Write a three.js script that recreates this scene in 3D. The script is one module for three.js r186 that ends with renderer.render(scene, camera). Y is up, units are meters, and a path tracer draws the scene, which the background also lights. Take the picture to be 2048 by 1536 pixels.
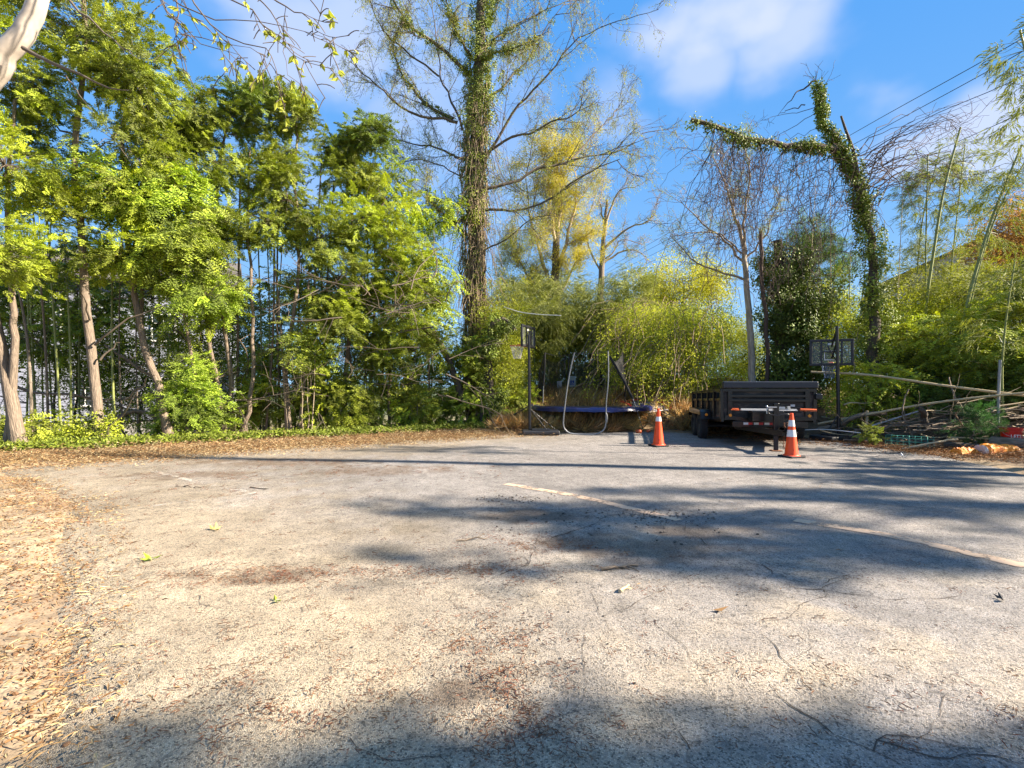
import * as THREE from 'three';
import { ImprovedNoise } from 'three/addons/math/ImprovedNoise.js';
import { RoundedBoxGeometry } from 'three/addons/geometries/RoundedBoxGeometry.js';

// ---------------------------------------------------------------- camera, sky, sun, exposure
const scene = new THREE.Scene();
const EYE = 1.5, F = 1057, HY = 768;
const camera = new THREE.PerspectiveCamera(2 * Math.atan(768 / F) * 180 / Math.PI, 4 / 3, 0.1, 900);
camera.position.set(0, EYE, 0);
camera.lookAt(0, EYE, -10);
const renderer = new THREE.WebGLRenderer({ antialias: true });
renderer.setSize(1024, 768);
renderer.toneMapping = THREE.LinearToneMapping;
renderer.toneMappingExposure = 4.0;
renderer.shadowMap.enabled = true;
const SUN = new THREE.Vector3(0.847, 0.53, 0.11).normalize();
const sun = new THREE.DirectionalLight(new THREE.Color(1, 0.87, 0.71), 5.0);
sun.name = 'sun'; sun.position.copy(SUN).multiplyScalar(80); sun.position.z -= 10; sun.target.position.set(0, 0, -10);
sun.castShadow = true; sun.shadow.radius = 1.6; sun.shadow.mapSize.set(4096, 4096);
Object.assign(sun.shadow.camera, { left: -40, right: 40, top: 40, bottom: -40, near: 1, far: 200 });
scene.add(sun, sun.target);

// ---------------------------------------------------------------- helpers
const V = (x, y, z) => new THREE.Vector3(x, y, z);
let seed = 12345;
function srand(s) { seed = s >>> 0; }
function rnd() { seed = (seed + 0x6D2B79F5) >>> 0; let t = seed; t = Math.imul(t ^ (t >>> 15), t | 1); t ^= t + Math.imul(t ^ (t >>> 7), t | 61); return ((t ^ (t >>> 14)) >>> 0) / 4294967296; }
const rr = (a, b) => a + (b - a) * rnd();
const gauss = () => Math.sqrt(-2 * Math.log(rnd() + 1e-9)) * Math.cos(6.2832 * rnd());
const rdir = () => V(gauss(), gauss(), gauss()).normalize();
const sstep = (a, b, x) => { const t = Math.min(1, Math.max(0, (x - a) / (b - a))); return t * t * (3 - 2 * t); };
const mix = (a, b, t) => a + (b - a) * t;
const perlin = new ImprovedNoise();
const nz = (x, y, z = 0.37) => perlin.noise(x, y, z);
const fbm = (x, y, z = 0.37, o = 4) => { let s = 0, a = 0.5, f = 1; for (let i = 0; i < o; i++) { s += a * perlin.noise(x * f, y * f, z * f + i * 7.1); a *= 0.5; f *= 2.03; } return s; };
// survey: a bearing read off the photograph plus a distance in metres gives a place
const W = (px, py, d) => V((px - 1024) / F * d, EYE + (HY - py) / F * d, -d);
const G = (px, py) => { const d = EYE * F / (py - HY); return V((px - 1024) / F * d, 0, -d); };

const names = {};
function numbered(n) { const k = names[n] = (names[n] ?? -1) + 1; return k ? n + '_' + String(k).padStart(3, '0') : n; }
function tag(o, label, category, group, kind) {
  if (label) o.userData.label = label;
  if (category) o.userData.category = category;
  if (group) o.userData.group = group;
  if (kind) o.userData.kind = kind;
  return o;
}
function thing(name, label, category, pos, group, ry = 0) {
  const o = new THREE.Group(); o.name = numbered(name); scene.add(o);
  o.position.copy(pos); o.rotation.y = ry;
  return tag(o, label, category, group);
}
const X0 = V(0, 0, 0);

// mesh builder: tubes, boxes and other geometry joined into one mesh; verts are taken relative to origin o
class MB {
  constructor(o = X0) { this.o = o; this.p = []; this.n = []; this.u = []; this.i = []; this.c = []; this.col = null; }
  vert(x, y, z, nx, ny, nz_, u, v) { this.p.push(x - this.o.x, y - this.o.y, z - this.o.z); this.n.push(nx, ny, nz_); this.u.push(u, v); if (this.col) this.c.push(...this.col); return this.p.length / 3 - 1; }
  tube(pts, r, sides = 5, cap = true) {   // r: number, array or [r0, r1]
    const n = pts.length, R = (k) => Array.isArray(r) ? (r.length === n ? r[k] : mix(r[0], r[1], k / (n - 1))) : r;
    let up = Math.abs(V().subVectors(pts[n - 1], pts[0]).normalize().y) > 0.9 ? V(1, 0, 0) : V(0, 1, 0), len = 0;
    const first = this.p.length / 3, T = V(), A = V(), B = V();
    for (let k = 0; k < n; k++) {
      T.subVectors(pts[Math.min(k + 1, n - 1)], pts[Math.max(k - 1, 0)]).normalize();
      A.crossVectors(up, T).normalize(); B.crossVectors(T, A); up = B.clone();
      if (k) len += pts[k].distanceTo(pts[k - 1]);
      for (let s = 0; s <= sides; s++) {
        const a = s / sides * 6.28319, c = Math.cos(a), d = Math.sin(a), nx = A.x * c + B.x * d, ny = A.y * c + B.y * d, n2 = A.z * c + B.z * d, q = R(k);
        this.vert(pts[k].x + nx * q, pts[k].y + ny * q, pts[k].z + n2 * q, nx, ny, n2, s / sides * 6.283 * R(0), len);
      }
    }
    const w = sides + 1;
    for (let k = 0; k < n - 1; k++) for (let s = 0; s < sides; s++) { const a = first + k * w + s, b = a + w; this.i.push(a, a + 1, b, b, a + 1, b + 1); }
    if (cap) for (const [k, sg] of [[0, -1], [n - 1, 1]]) {
      if (R(k) < 0.008) continue;
      T.subVectors(pts[Math.min(k + 1, n - 1)], pts[Math.max(k - 1, 0)]).normalize().multiplyScalar(sg);
      const c = this.vert(pts[k].x, pts[k].y, pts[k].z, T.x, T.y, T.z, 0, 0), ring = [];
      for (let s = 0; s <= sides; s++) { const q = (first + k * w + s) * 3; ring.push(this.vert(this.p[q] + this.o.x, this.p[q + 1] + this.o.y, this.p[q + 2] + this.o.z, T.x, T.y, T.z, this.p[q], this.p[q + 2])); }
      for (let s = 0; s < sides; s++) sg > 0 ? this.i.push(c, ring[s], ring[s + 1]) : this.i.push(c, ring[s + 1], ring[s]);
    }
    return this;
  }
  add(g, m) {
    const q = m ? g.clone().applyMatrix4(m) : g, a = q.attributes, f = this.p.length / 3;
    for (let k = 0; k < a.position.count; k++) this.vert(a.position.getX(k), a.position.getY(k), a.position.getZ(k), a.normal.getX(k), a.normal.getY(k), a.normal.getZ(k), a.uv ? a.uv.getX(k) : 0, a.uv ? a.uv.getY(k) : 0);
    if (q.index) for (const t of q.index.array) this.i.push(f + t); else for (let k = 0; k < a.position.count; k++) this.i.push(f + k);
    return this;
  }
  box(w, h, d, x, y, z, e = [0, 0, 0], bevel = 0.006) {
    const g = bevel ? new RoundedBoxGeometry(w, h, d, 1, Math.min(bevel, w / 3, h / 3, d / 3)) : new THREE.BoxGeometry(w, h, d);
    return this.add(g, new THREE.Matrix4().compose(V(x, y, z), new THREE.Quaternion().setFromEuler(new THREE.Euler(...e)), V(1, 1, 1)));
  }
  bar(a, b, w, h, bevel = 0.004) {      // a square bar from a to b
    const d = V().subVectors(b, a), m = new THREE.Matrix4().lookAt(b, a, Math.abs(d.clone().normalize().y) > 0.95 ? V(1, 0, 0) : V(0, 1, 0));
    m.setPosition(V().addVectors(a, b).multiplyScalar(0.5));
    return this.add(bevel ? new RoundedBoxGeometry(w, h, d.length(), 1, Math.min(bevel, w / 3, h / 3)) : new THREE.BoxGeometry(w, h, d.length()), m);
  }
  tri(a, b, c) { const n = V().crossVectors(V().subVectors(b, a), V().subVectors(c, a)).normalize(), f = this.p.length / 3; for (const q of [a, b, c]) this.vert(q.x, q.y, q.z, n.x, n.y, n.z, q.x, q.z); this.i.push(f, f + 1, f + 2); return this; }
  get empty() { return !this.i.length; }
  geo() {
    const g = new THREE.BufferGeometry();
    g.setAttribute('position', new THREE.Float32BufferAttribute(this.p, 3)); g.setAttribute('normal', new THREE.Float32BufferAttribute(this.n, 3)); g.setAttribute('uv', new THREE.Float32BufferAttribute(this.u, 2));
    if (this.c.length) g.setAttribute('color', new THREE.Float32BufferAttribute(this.c, 3));
    g.setIndex(this.i); return g;
  }
  build(name, mat, parent) { const m = new THREE.Mesh(this.geo(), mat); m.name = parent ? name : numbered(name); m.castShadow = m.receiveShadow = true; (parent ?? scene).add(m); return m; }
}
const spline = (pts, n) => new THREE.CatmullRomCurve3(pts, false, 'centripetal').getPoints(n);

// ---------------------------------------------------------------- sky: blue gradient with small soft clouds
{
  const w = 2048, h = 1024, data = new Float32Array(w * h * 4), clouds = [];
  const dir = (px, py) => V((px - 1024) / F, (HY - py) / F, -1).normalize();
  for (const [px, py, sx, sy, a] of [[1440, 45, 150, 75, 1], [1560, 70, 110, 70, 0.8], [1400, 130, 80, 50, 0.7], [700, 80, 210, 110, 0.75], [560, 60, 90, 60, 0.5], [830, 230, 120, 120, 0.5], [1960, 290, 150, 75, 0.85], [2060, 250, 120, 60, 0.9], [1240, 190, 50, 40, 0.4], [1235, 250, 70, 40, 0.35], [560, 300, 120, 120, 0.3], [960, 330, 160, 160, 0.3]]) clouds.push([dir(px, py), sx / F, sy / F, a]);
  srand(77);
  for (let k = 0; k < 60; k++) { const a = rr(0, 6.283), e = rr(0.12, 1.2), c = V(Math.cos(a) * Math.cos(e), Math.sin(e), Math.sin(a) * Math.cos(e)); if (c.z < -0.25 && Math.abs(c.x / c.z) < 1.5 && c.y / -c.z < 1.2) continue; clouds.push([c, rr(0.1, 0.28), rr(0.05, 0.13), rr(0.4, 1)]); }
  const d = V();
  for (let row = 0; row < h; row++) for (let c = 0; c < w; c++) {
    const up = ((row + 0.5) / h - 0.5) * Math.PI, ph = ((c + 0.5) / w - 0.5) * 2 * Math.PI;
    d.set(Math.cos(ph) * Math.cos(up), Math.sin(up), Math.sin(ph) * Math.cos(up));
    const t = Math.max(0, d.y), e = Math.pow(1 - t, 3.2);
    let R = mix(0.022, 0.122, e), Gc = mix(0.094, 0.204, e), B = mix(0.236, 0.292, e);
    let a = 0;
    if (row > h / 2) for (const [q, sx, sy, s] of clouds) {
      if (d.dot(q) < 0.75) continue;
      const hx = V(-q.z, 0, q.x).normalize(), vy = V().crossVectors(hx, q).normalize(), x = d.dot(hx) / sx, y = d.dot(vy) / sy, g = x * x + y * y;
      if (g > 5) continue;
      const n = fbm(d.x * 6 + q.x * 9, d.y * 9, d.z * 6 + 3, 6) * 1.15;
      a = Math.max(a, s * sstep(0.0, 0.75, Math.exp(-g * 0.8) - 0.28 + n * 0.75));
    }
    a *= 0.88;
    const o = (row * w + c) * 4;
    data[o] = mix(R, 0.197, a); data[o + 1] = mix(Gc, 0.217, a); data[o + 2] = mix(B, 0.278, a); data[o + 3] = 1;
  }
  const t = new THREE.DataTexture(data, w, h, THREE.RGBAFormat, THREE.FloatType);
  t.mapping = THREE.EquirectangularReflectionMapping; t.minFilter = t.magFilter = THREE.LinearFilter; t.needsUpdate = true;
  scene.background = t; scene.environment = t;
}

// ---------------------------------------------------------------- textures
function dataTex(n, fn, srgb = false) {
  const a = new Uint8Array(n * n * 4);
  for (let y = 0; y < n; y++) for (let x = 0; x < n; x++) { const v = fn(x / n, y / n, x, y); for (let k = 0; k < 3; k++) a[(y * n + x) * 4 + k] = Math.max(0, Math.min(255, (Array.isArray(v) ? v[k] : v) * 255)); a[(y * n + x) * 4 + 3] = 255; }
  const t = new THREE.DataTexture(a, n, n); t.wrapS = t.wrapT = THREE.RepeatWrapping; t.magFilter = t.minFilter = THREE.LinearFilter; if (srgb) t.colorSpace = THREE.SRGBColorSpace; t.needsUpdate = true; return t;
}
const tnoise = (x, y, f, z = 0) => { // periodic noise by blending
  const a = nz(x * f, y * f, z), b = nz((x - 1) * f, y * f, z), c = nz(x * f, (y - 1) * f, z), e = nz((x - 1) * f, (y - 1) * f, z);
  return mix(mix(a, b, x), mix(c, e, x), y);
};
function stones(n, cells, lo, hi, s) {  // worn asphalt: packed stone chips with dark gaps; returns colour texture and height texture
  srand(s);
  const px = new Float32Array(cells * cells), py = px.slice(), b = px.slice(), tint = px.slice();
  for (let k = 0; k < px.length; k++) { px[k] = rnd(); py[k] = rnd(); b[k] = Math.pow(rnd(), 1.3); tint[k] = rnd(); }
  const H = new Float32Array(n * n), C = new Float32Array(n * n * 3);
  for (let y = 0; y < n; y++) for (let x = 0; x < n; x++) {
    const u = x / n * cells, v = y / n * cells, iu = Math.floor(u), iv = Math.floor(v);
    let d1 = 9, d2 = 9, id = 0;
    for (let j = -1; j <= 1; j++) for (let i = -1; i <= 1; i++) {
      const k = ((iv + j + cells) % cells) * cells + (iu + i + cells) % cells, dx = iu + i + px[k] - u, dy = iv + j + py[k] - v, d = dx * dx + dy * dy;
      if (d < d1) { d2 = d1; d1 = d; id = k; } else if (d < d2) d2 = d;
    }
    const edge = Math.min(1, (Math.sqrt(d2) - Math.sqrt(d1)) * 2.6), big = tnoise(x / n, y / n, 16, 3.3), pit = sstep(0.1, 0.42, tnoise(x / n, y / n, 46, 8.1)), pit2 = b[id] < 0.07 ? 0.5 : 1;
    const q = mix(lo, hi, b[id]) * mix(0.6, 1, edge) * (1 + big * 0.3) * (1 - pit * 0.42) * pit2;
    C[(y * n + x) * 3] = q * mix(0.97, 1.06, tint[id]); C[(y * n + x) * 3 + 1] = q; C[(y * n + x) * 3 + 2] = q * mix(1.05, 0.93, tint[id]);
    H[y * n + x] = (edge * 0.6 + b[id] * 0.4) * (1 - pit * 0.5) * (pit2 < 1 ? 0.3 : 1);
  }
  return [dataTex(n, (u, v, x, y) => [C[(y * n + x) * 3], C[(y * n + x) * 3 + 1], C[(y * n + x) * 3 + 2]]), dataTex(n, (u, v, x, y) => H[y * n + x])];
}
const [asphaltC, asphaltH] = stones(2048, 280, 0.43, 0.84, 11);
const dirtC = dataTex(512, (u, v) => { const a = tnoise(u, v, 12, 1) * 0.5 + tnoise(u, v, 40, 2) * 0.4 + tnoise(u, v, 90, 4) * 0.35; return 0.55 + a * 0.55; });
const barkT = dataTex(512, (u, v) => { const a = tnoise(u * 1, v * 1, 8, 5); const s = nz(Math.sin(u * 6.283) * 5 + a, Math.cos(u * 6.283) * 5, v < 0.5 ? v * 9 : (1 - v) * 9) * 0.6 + nz(Math.sin(u * 6.283) * 14, Math.cos(u * 6.283) * 14, (v < 0.5 ? v : 1 - v) * 22) * 0.55 + tnoise(u, v, 60, 9) * 0.25; return 0.62 + s * 0.55; });

// ---------------------------------------------------------------- materials
const C = (r, g, b) => new THREE.Color().setRGB(r, g, b);
const std = (c, rough = 0.8, o = {}) => new THREE.MeshStandardMaterial({ color: c, roughness: rough, ...o });
const bark = (c, rep = 0.9) => { const m = barkT.clone(); m.repeat.set(rep * 1.2, rep * 0.5); m.needsUpdate = true; return std(c, 0.95, { map: m, bumpMap: m, bumpScale: 0.02 }); };
const leafM = (r, g, b, tr = 0.38, ro = 0.82) => new THREE.MeshPhysicalMaterial({ color: C(r, g, b), roughness: ro, transmission: tr, thickness: 0, vertexColors: true, side: THREE.DoubleSide, specularIntensity: 0.6 });
const M = {
  asphalt: new THREE.MeshStandardMaterial({ color: 0xffffff, roughness: 0.93, map: asphaltC, bumpMap: asphaltH, bumpScale: 0.006, vertexColors: true }),
  ground: new THREE.MeshStandardMaterial({ color: 0xffffff, roughness: 1, map: dirtC, bumpMap: dirtC, bumpScale: 0.02, vertexColors: true }),
  barkRed: bark(C(0.315, 0.245, 0.18)), barkGrey: bark(C(0.30, 0.245, 0.19)), barkDark: bark(C(0.12, 0.095, 0.07)), barkPale: bark(C(0.52, 0.45, 0.36), 0.5),
  twig: std(C(0.12, 0.095, 0.07), 0.95), twigPale: std(C(0.30, 0.24, 0.17), 0.95), vine: std(C(0.20, 0.15, 0.095), 0.95), deadwood: bark(C(0.30, 0.235, 0.17), 1.5), caneWood: std(C(0.42, 0.33, 0.19), 0.7), grapevine: std(C(0.075, 0.05, 0.04), 0.95),
  culm: std(C(0.19, 0.215, 0.06), 0.55), culmTan: std(C(0.36, 0.28, 0.13), 0.6),
  cypress: leafM(0.255, 0.325, 0.028, 0.42), broad: leafM(0.275, 0.365, 0.03, 0.42), ivy: leafM(0.135, 0.19, 0.025, 0.3, 0.55), bamboo: leafM(0.193, 0.230, 0.028, 0.5), yellow: leafM(0.52, 0.48, 0.035, 0.5), willow: leafM(0.276, 0.313, 0.028, 0.45), orange: leafM(0.460, 0.276, 0.055, 0.45), shrub: leafM(0.30, 0.37, 0.03, 0.42), pine: leafM(0.074, 0.147, 0.028, 0.3),
  straw: leafM(0.58, 0.43, 0.20, 0.3), litter: leafM(0.36, 0.29, 0.175, 0.15, 0.9), blade: leafM(0.05, 0.13, 0.02, 0.3),
  barkBeech: std(C(0.56, 0.49, 0.40), 0.85, { map: dataTex(256, (u, v) => 0.8 + tnoise(u, v, 5, 3) * 0.35 + tnoise(u, v, 20, 5) * 0.25) }), yellowLeaf: leafM(0.27, 0.30, 0.02, 0.5), needleRust: leafM(0.19, 0.095, 0.05, 0.1), chip: std(C(0.10, 0.095, 0.09), 0.95, { vertexColors: true }), litterBrown: leafM(0.28, 0.17, 0.08, 0.1), leafBrown: std(C(0.28, 0.15, 0.05), 0.7, { side: THREE.DoubleSide }), litterLeaf: std(C(0.5, 0.4, 0.12), 0.8, { side: THREE.DoubleSide }), padBlue: std(C(0.006, 0.011, 0.075), 0.3), mat: std(C(0.02, 0.02, 0.022), 0.8), foam: std(C(0.018, 0.018, 0.02), 0.9), netDark: std(C(0.012, 0.012, 0.013), 0.95, { transparent: true, opacity: 0.88, side: THREE.DoubleSide }), netFaint: std(C(0.02, 0.02, 0.02), 0.95, { transparent: true, opacity: 0.48, side: THREE.DoubleSide }), redTube: std(C(0.55, 0.03, 0.02), 0.4), boards: bark(C(0.5, 0.38, 0.24), 2), wireGreen: std(C(0.06, 0.3, 0.24), 0.5), bucketRed: std(C(0.52, 0.012, 0.008), 0.4),
  clod: std(C(0.17, 0.115, 0.07), 0.95, { vertexColors: true }), canePile: std(C(0.33, 0.26, 0.16), 0.85),
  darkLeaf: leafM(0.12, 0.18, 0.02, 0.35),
  limbDark: std(C(0.10, 0.08, 0.06), 0.95),
  black: std(C(0.012, 0.012, 0.014), 0.35), blackMatte: std(C(0.02, 0.02, 0.022), 0.75), rubber: std(C(0.018, 0.018, 0.018), 0.85), steel: std(C(0.45, 0.46, 0.47), 0.35, { metalness: 0.85 }), galv: std(C(0.25, 0.26, 0.27), 0.5, { metalness: 0.6 }), rust: std(C(0.19, 0.085, 0.04), 0.85, { metalness: 0.2 }),
  white: std(C(0.62, 0.62, 0.60), 0.5), red: std(C(0.5, 0.015, 0.015), 0.4), amber: std(C(0.75, 0.25, 0.01), 0.3), coneOrange: std(C(0.78, 0.10, 0.012), 0.45), blue: std(C(0.018, 0.028, 0.20), 0.38),
};

// ---------------------------------------------------------------- lot outline and terrain
const LOT = [[-1.5, 6], [-1.6, 0], [-1.85, -2.3], [-3.0, -3.7], [-4.1, -4.9], [-5.5, -6.8], [-6.8, -7.8], [-8.9, -9.3], [-7.6, -10.9], [-5.2, -12.8], [-3, -14.1], [-0.5, -16.4], [1.6, -16.1], [4, -16.7], [5.6, -16.1], [8.0, -15.4], [8.7, -13.2], [8.9, -11.2], [8.5, -8.7], [8.8, -5], [9.2, 0], [9.2, 6]];
function lotDist(x, z) {  // negative inside
  let d = 1e9, inside = false;
  for (let i = 0, j = LOT.length - 1; i < LOT.length; j = i++) {
    const [ax, az] = LOT[j], [bx, bz] = LOT[i], ex = bx - ax, ez = bz - az, t = Math.max(0, Math.min(1, ((x - ax) * ex + (z - az) * ez) / (ex * ex + ez * ez)));
    d = Math.min(d, Math.hypot(x - ax - ex * t, z - az - ez * t));
    if ((az > z) !== (bz > z) && x < (bx - ax) * (z - az) / (bz - az) + ax) inside = !inside;
  }
  return inside ? -d : d;
}
const backOf = (x, z) => (-z - 14) * 0.78 + (-x - 8.5) * 0.62;   // metres beyond the left tree row
function terrain(x, z, sd = lotDist(x, z)) {
  if (sd < 0) return -0.05 - 0.03 * sstep(0, 0.6, -sd);
  let h = 0.02 + fbm(x * 0.9, z * 0.9, 2) * 0.10 * sstep(0, 1.2, sd) + nz(x * 6, z * 6, 4) * 0.012 - 0.05 * (1 - sstep(0, 0.35, sd));
  h -= 1.3 * sstep(1.5, 9, backOf(x, z)) * sstep(2, -4, x);
  h += 0.95 * sstep(17, 20.5, -z) * sstep(-2, 2, x);
  h += 0.35 * sstep(0.4, 4, sd) * sstep(6, 9, x) * sstep(-2, -8, z);
  return h;
}
function axis(stops) { const a = []; for (let k = 0; k < stops.length - 1; k++) { const [s, e, n] = [stops[k][0], stops[k + 1][0], stops[k][1]]; for (let i = 0; i < n; i++) a.push(mix(s, e, i / n)); } a.push(stops[stops.length - 1][0]); return a; }
function sheet(xs, zs, fn, keep) {  // fn(x, z) -> [y, r, g, b]
  const p = [], c = [], u = [], idx = [], sdv = [], w = xs.length;
  for (const z of zs) for (const x of xs) { const sd = lotDist(x, z), v = fn(x, z, sd); p.push(v[4] ?? x, v[0], v[5] ?? z); c.push(v[1], v[2], v[3]); u.push(x, z); sdv.push(sd); }
  for (let j = 0; j < zs.length - 1; j++) for (let i = 0; i < w - 1; i++) { const a = j * w + i; if (keep && !keep(Math.min(sdv[a], sdv[a + 1], sdv[a + w], sdv[a + w + 1]), xs[i], zs[j])) continue; idx.push(a, a + 1, a + w, a + 1, a + w + 1, a + w); }
  const g = new THREE.BufferGeometry();
  g.setAttribute('position', new THREE.Float32BufferAttribute(p, 3)); g.setAttribute('color', new THREE.Float32BufferAttribute(c, 3)); g.setAttribute('uv', new THREE.Float32BufferAttribute(u, 2)); g.setIndex(idx.reverse()); g.computeVertexNormals();
  return g;
}
asphaltC.repeat.set(1 / 2.1, 1 / 2.1); asphaltH.repeat.set(1 / 2.1, 1 / 2.1); dirtC.repeat.set(1 / 1.3, 1 / 1.3);
{
  // asphalt: grey, dusty and tan towards the dirt edge on the left, brown stains round the broken patches
  const xs = axis([[-11, 40], [-7, 100], [-2.4, 90], [2.4, 90], [7, 40], [11, 0]]), zs = axis([[-18, 70], [-8, 80], [-4, 90], [0, 20], [8, 0]]).reverse();
  const spots = [[0.3, -6.05, 0.7, 0.35], [1.9, -5.35, 0.7, 0.3], [1.1, -4.9, 1.0, 0.45], [-2.0, -4.15, 0.6, 0.2], [-0.2, -2.55, 0.2, 0.12], [-2.3, -9.2, 1.2, 0.5], [-4.4, -10.2, 1.9, 0.5], [-5.3, -8.7, 1.3, 0.4]];
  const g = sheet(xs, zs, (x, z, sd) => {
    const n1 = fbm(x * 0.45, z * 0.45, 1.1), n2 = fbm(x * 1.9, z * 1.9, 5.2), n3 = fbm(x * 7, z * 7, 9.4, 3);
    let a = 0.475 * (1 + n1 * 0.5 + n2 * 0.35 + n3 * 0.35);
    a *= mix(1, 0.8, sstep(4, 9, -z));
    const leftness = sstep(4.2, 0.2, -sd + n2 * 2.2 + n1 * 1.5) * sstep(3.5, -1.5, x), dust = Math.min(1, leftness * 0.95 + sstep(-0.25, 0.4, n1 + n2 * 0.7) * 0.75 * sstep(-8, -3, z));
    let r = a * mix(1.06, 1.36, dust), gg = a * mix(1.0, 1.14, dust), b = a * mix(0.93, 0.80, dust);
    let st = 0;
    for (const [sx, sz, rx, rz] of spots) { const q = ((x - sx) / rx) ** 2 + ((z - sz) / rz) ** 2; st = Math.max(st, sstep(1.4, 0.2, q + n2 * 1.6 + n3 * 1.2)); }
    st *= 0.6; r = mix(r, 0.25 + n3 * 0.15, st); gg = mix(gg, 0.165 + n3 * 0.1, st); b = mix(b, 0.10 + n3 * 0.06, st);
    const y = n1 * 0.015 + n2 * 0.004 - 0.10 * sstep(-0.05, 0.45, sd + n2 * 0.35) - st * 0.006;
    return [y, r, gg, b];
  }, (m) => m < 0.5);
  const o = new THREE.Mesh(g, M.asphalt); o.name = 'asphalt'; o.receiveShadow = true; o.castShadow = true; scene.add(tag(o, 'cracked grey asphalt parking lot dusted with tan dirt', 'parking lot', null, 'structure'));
}
{
  const xs = axis([[-300, 12], [-60, 30], [-16, 60], [-8, 130], [-1, 30], [8, 60], [16, 30], [60, 12], [300, 0]]), zs = axis([[-400, 12], [-80, 25], [-30, 100], [-10, 90], [-5.5, 100], [-1, 30], [8, 12], [60, 5], [300, 0]]).reverse();
  const g = sheet(xs, zs, (x, z, sd) => {
    const n1 = fbm(x * 0.6, z * 0.6, 21), n2 = fbm(x * 2.6, z * 2.6, 25), n3 = fbm(x * 11, z * 11, 29, 3);
    const near = sstep(14, 6, Math.hypot(x + 4, z + 4)), far = sstep(20, 60, Math.hypot(x, z));
    let y = terrain(x, z, sd) + near * (sd > 0 ? (Math.max(0, n2) * 0.06 + n3 * 0.045) * sstep(0.0, 0.5, sd) : 0);
    const t = Math.min(1, Math.max(0, 0.5 + n1 * 1.2 + n2 * 0.9)), leaf = sstep(5, 12, -z) * 0.6;
    let r = mix(0.34, 0.62, t), gg = mix(0.235, 0.485, t), b = mix(0.14, 0.31, t);
    r = mix(r, 0.36, leaf); gg = mix(gg, 0.235, leaf); b = mix(b, 0.11, leaf);
    const rt = sstep(6.5, 8.5, x) * sstep(0.1, 0.8, sd) * sstep(-4, -8, z); r = mix(r, 0.15, rt); gg = mix(gg, 0.10, rt); b = mix(b, 0.055, rt); const gr = far; r = mix(r, 0.10, gr); gg = mix(gg, 0.14, gr); b = mix(b, 0.04, gr);
    const k = 1 + n3 * 0.5; return [y, r * k, gg * k, b * k];
  });
  const o = new THREE.Mesh(g, M.ground); o.name = 'ground'; o.receiveShadow = true; o.castShadow = true; scene.add(tag(o, 'tan dirt and leaf covered soil around the parking lot', 'ground', null, 'structure'));
}

// ---------------------------------------------------------------- leaf boughs (shared geometries), built along +z, outward
function leaf(mb, p, d, side, len, wid, c, fold = 0.25) {   // a folded pointed leaf, two triangles
  const n = V().crossVectors(d, side).normalize(), m = p.clone().addScaledVector(d, len * 0.42), t = p.clone().addScaledVector(d, len).addScaledVector(n, -len * 0.12);
  const l = m.clone().addScaledVector(side, wid / 2).addScaledVector(n, wid * fold), r = m.clone().addScaledVector(side, -wid / 2).addScaledVector(n, wid * fold);
  mb.col = c; mb.tri(p, l, t); mb.tri(p, t, r);
}
const tone = (a = 0.2, yel = 0) => { const k = 1 + rr(-a, a), y = yel * rnd(); return [k * (1 + y * 0.75), k * (1 + y * 0.55), k * (1 - y * 0.3)]; };
const sideOf = (d, tilt = 0.6) => { const s = V().crossVectors(d, V(rr(-tilt, tilt), 1, rr(-tilt, tilt))); return s.lengthSq() < 1e-4 ? V(1, 0, 0) : s.normalize(); };
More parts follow.
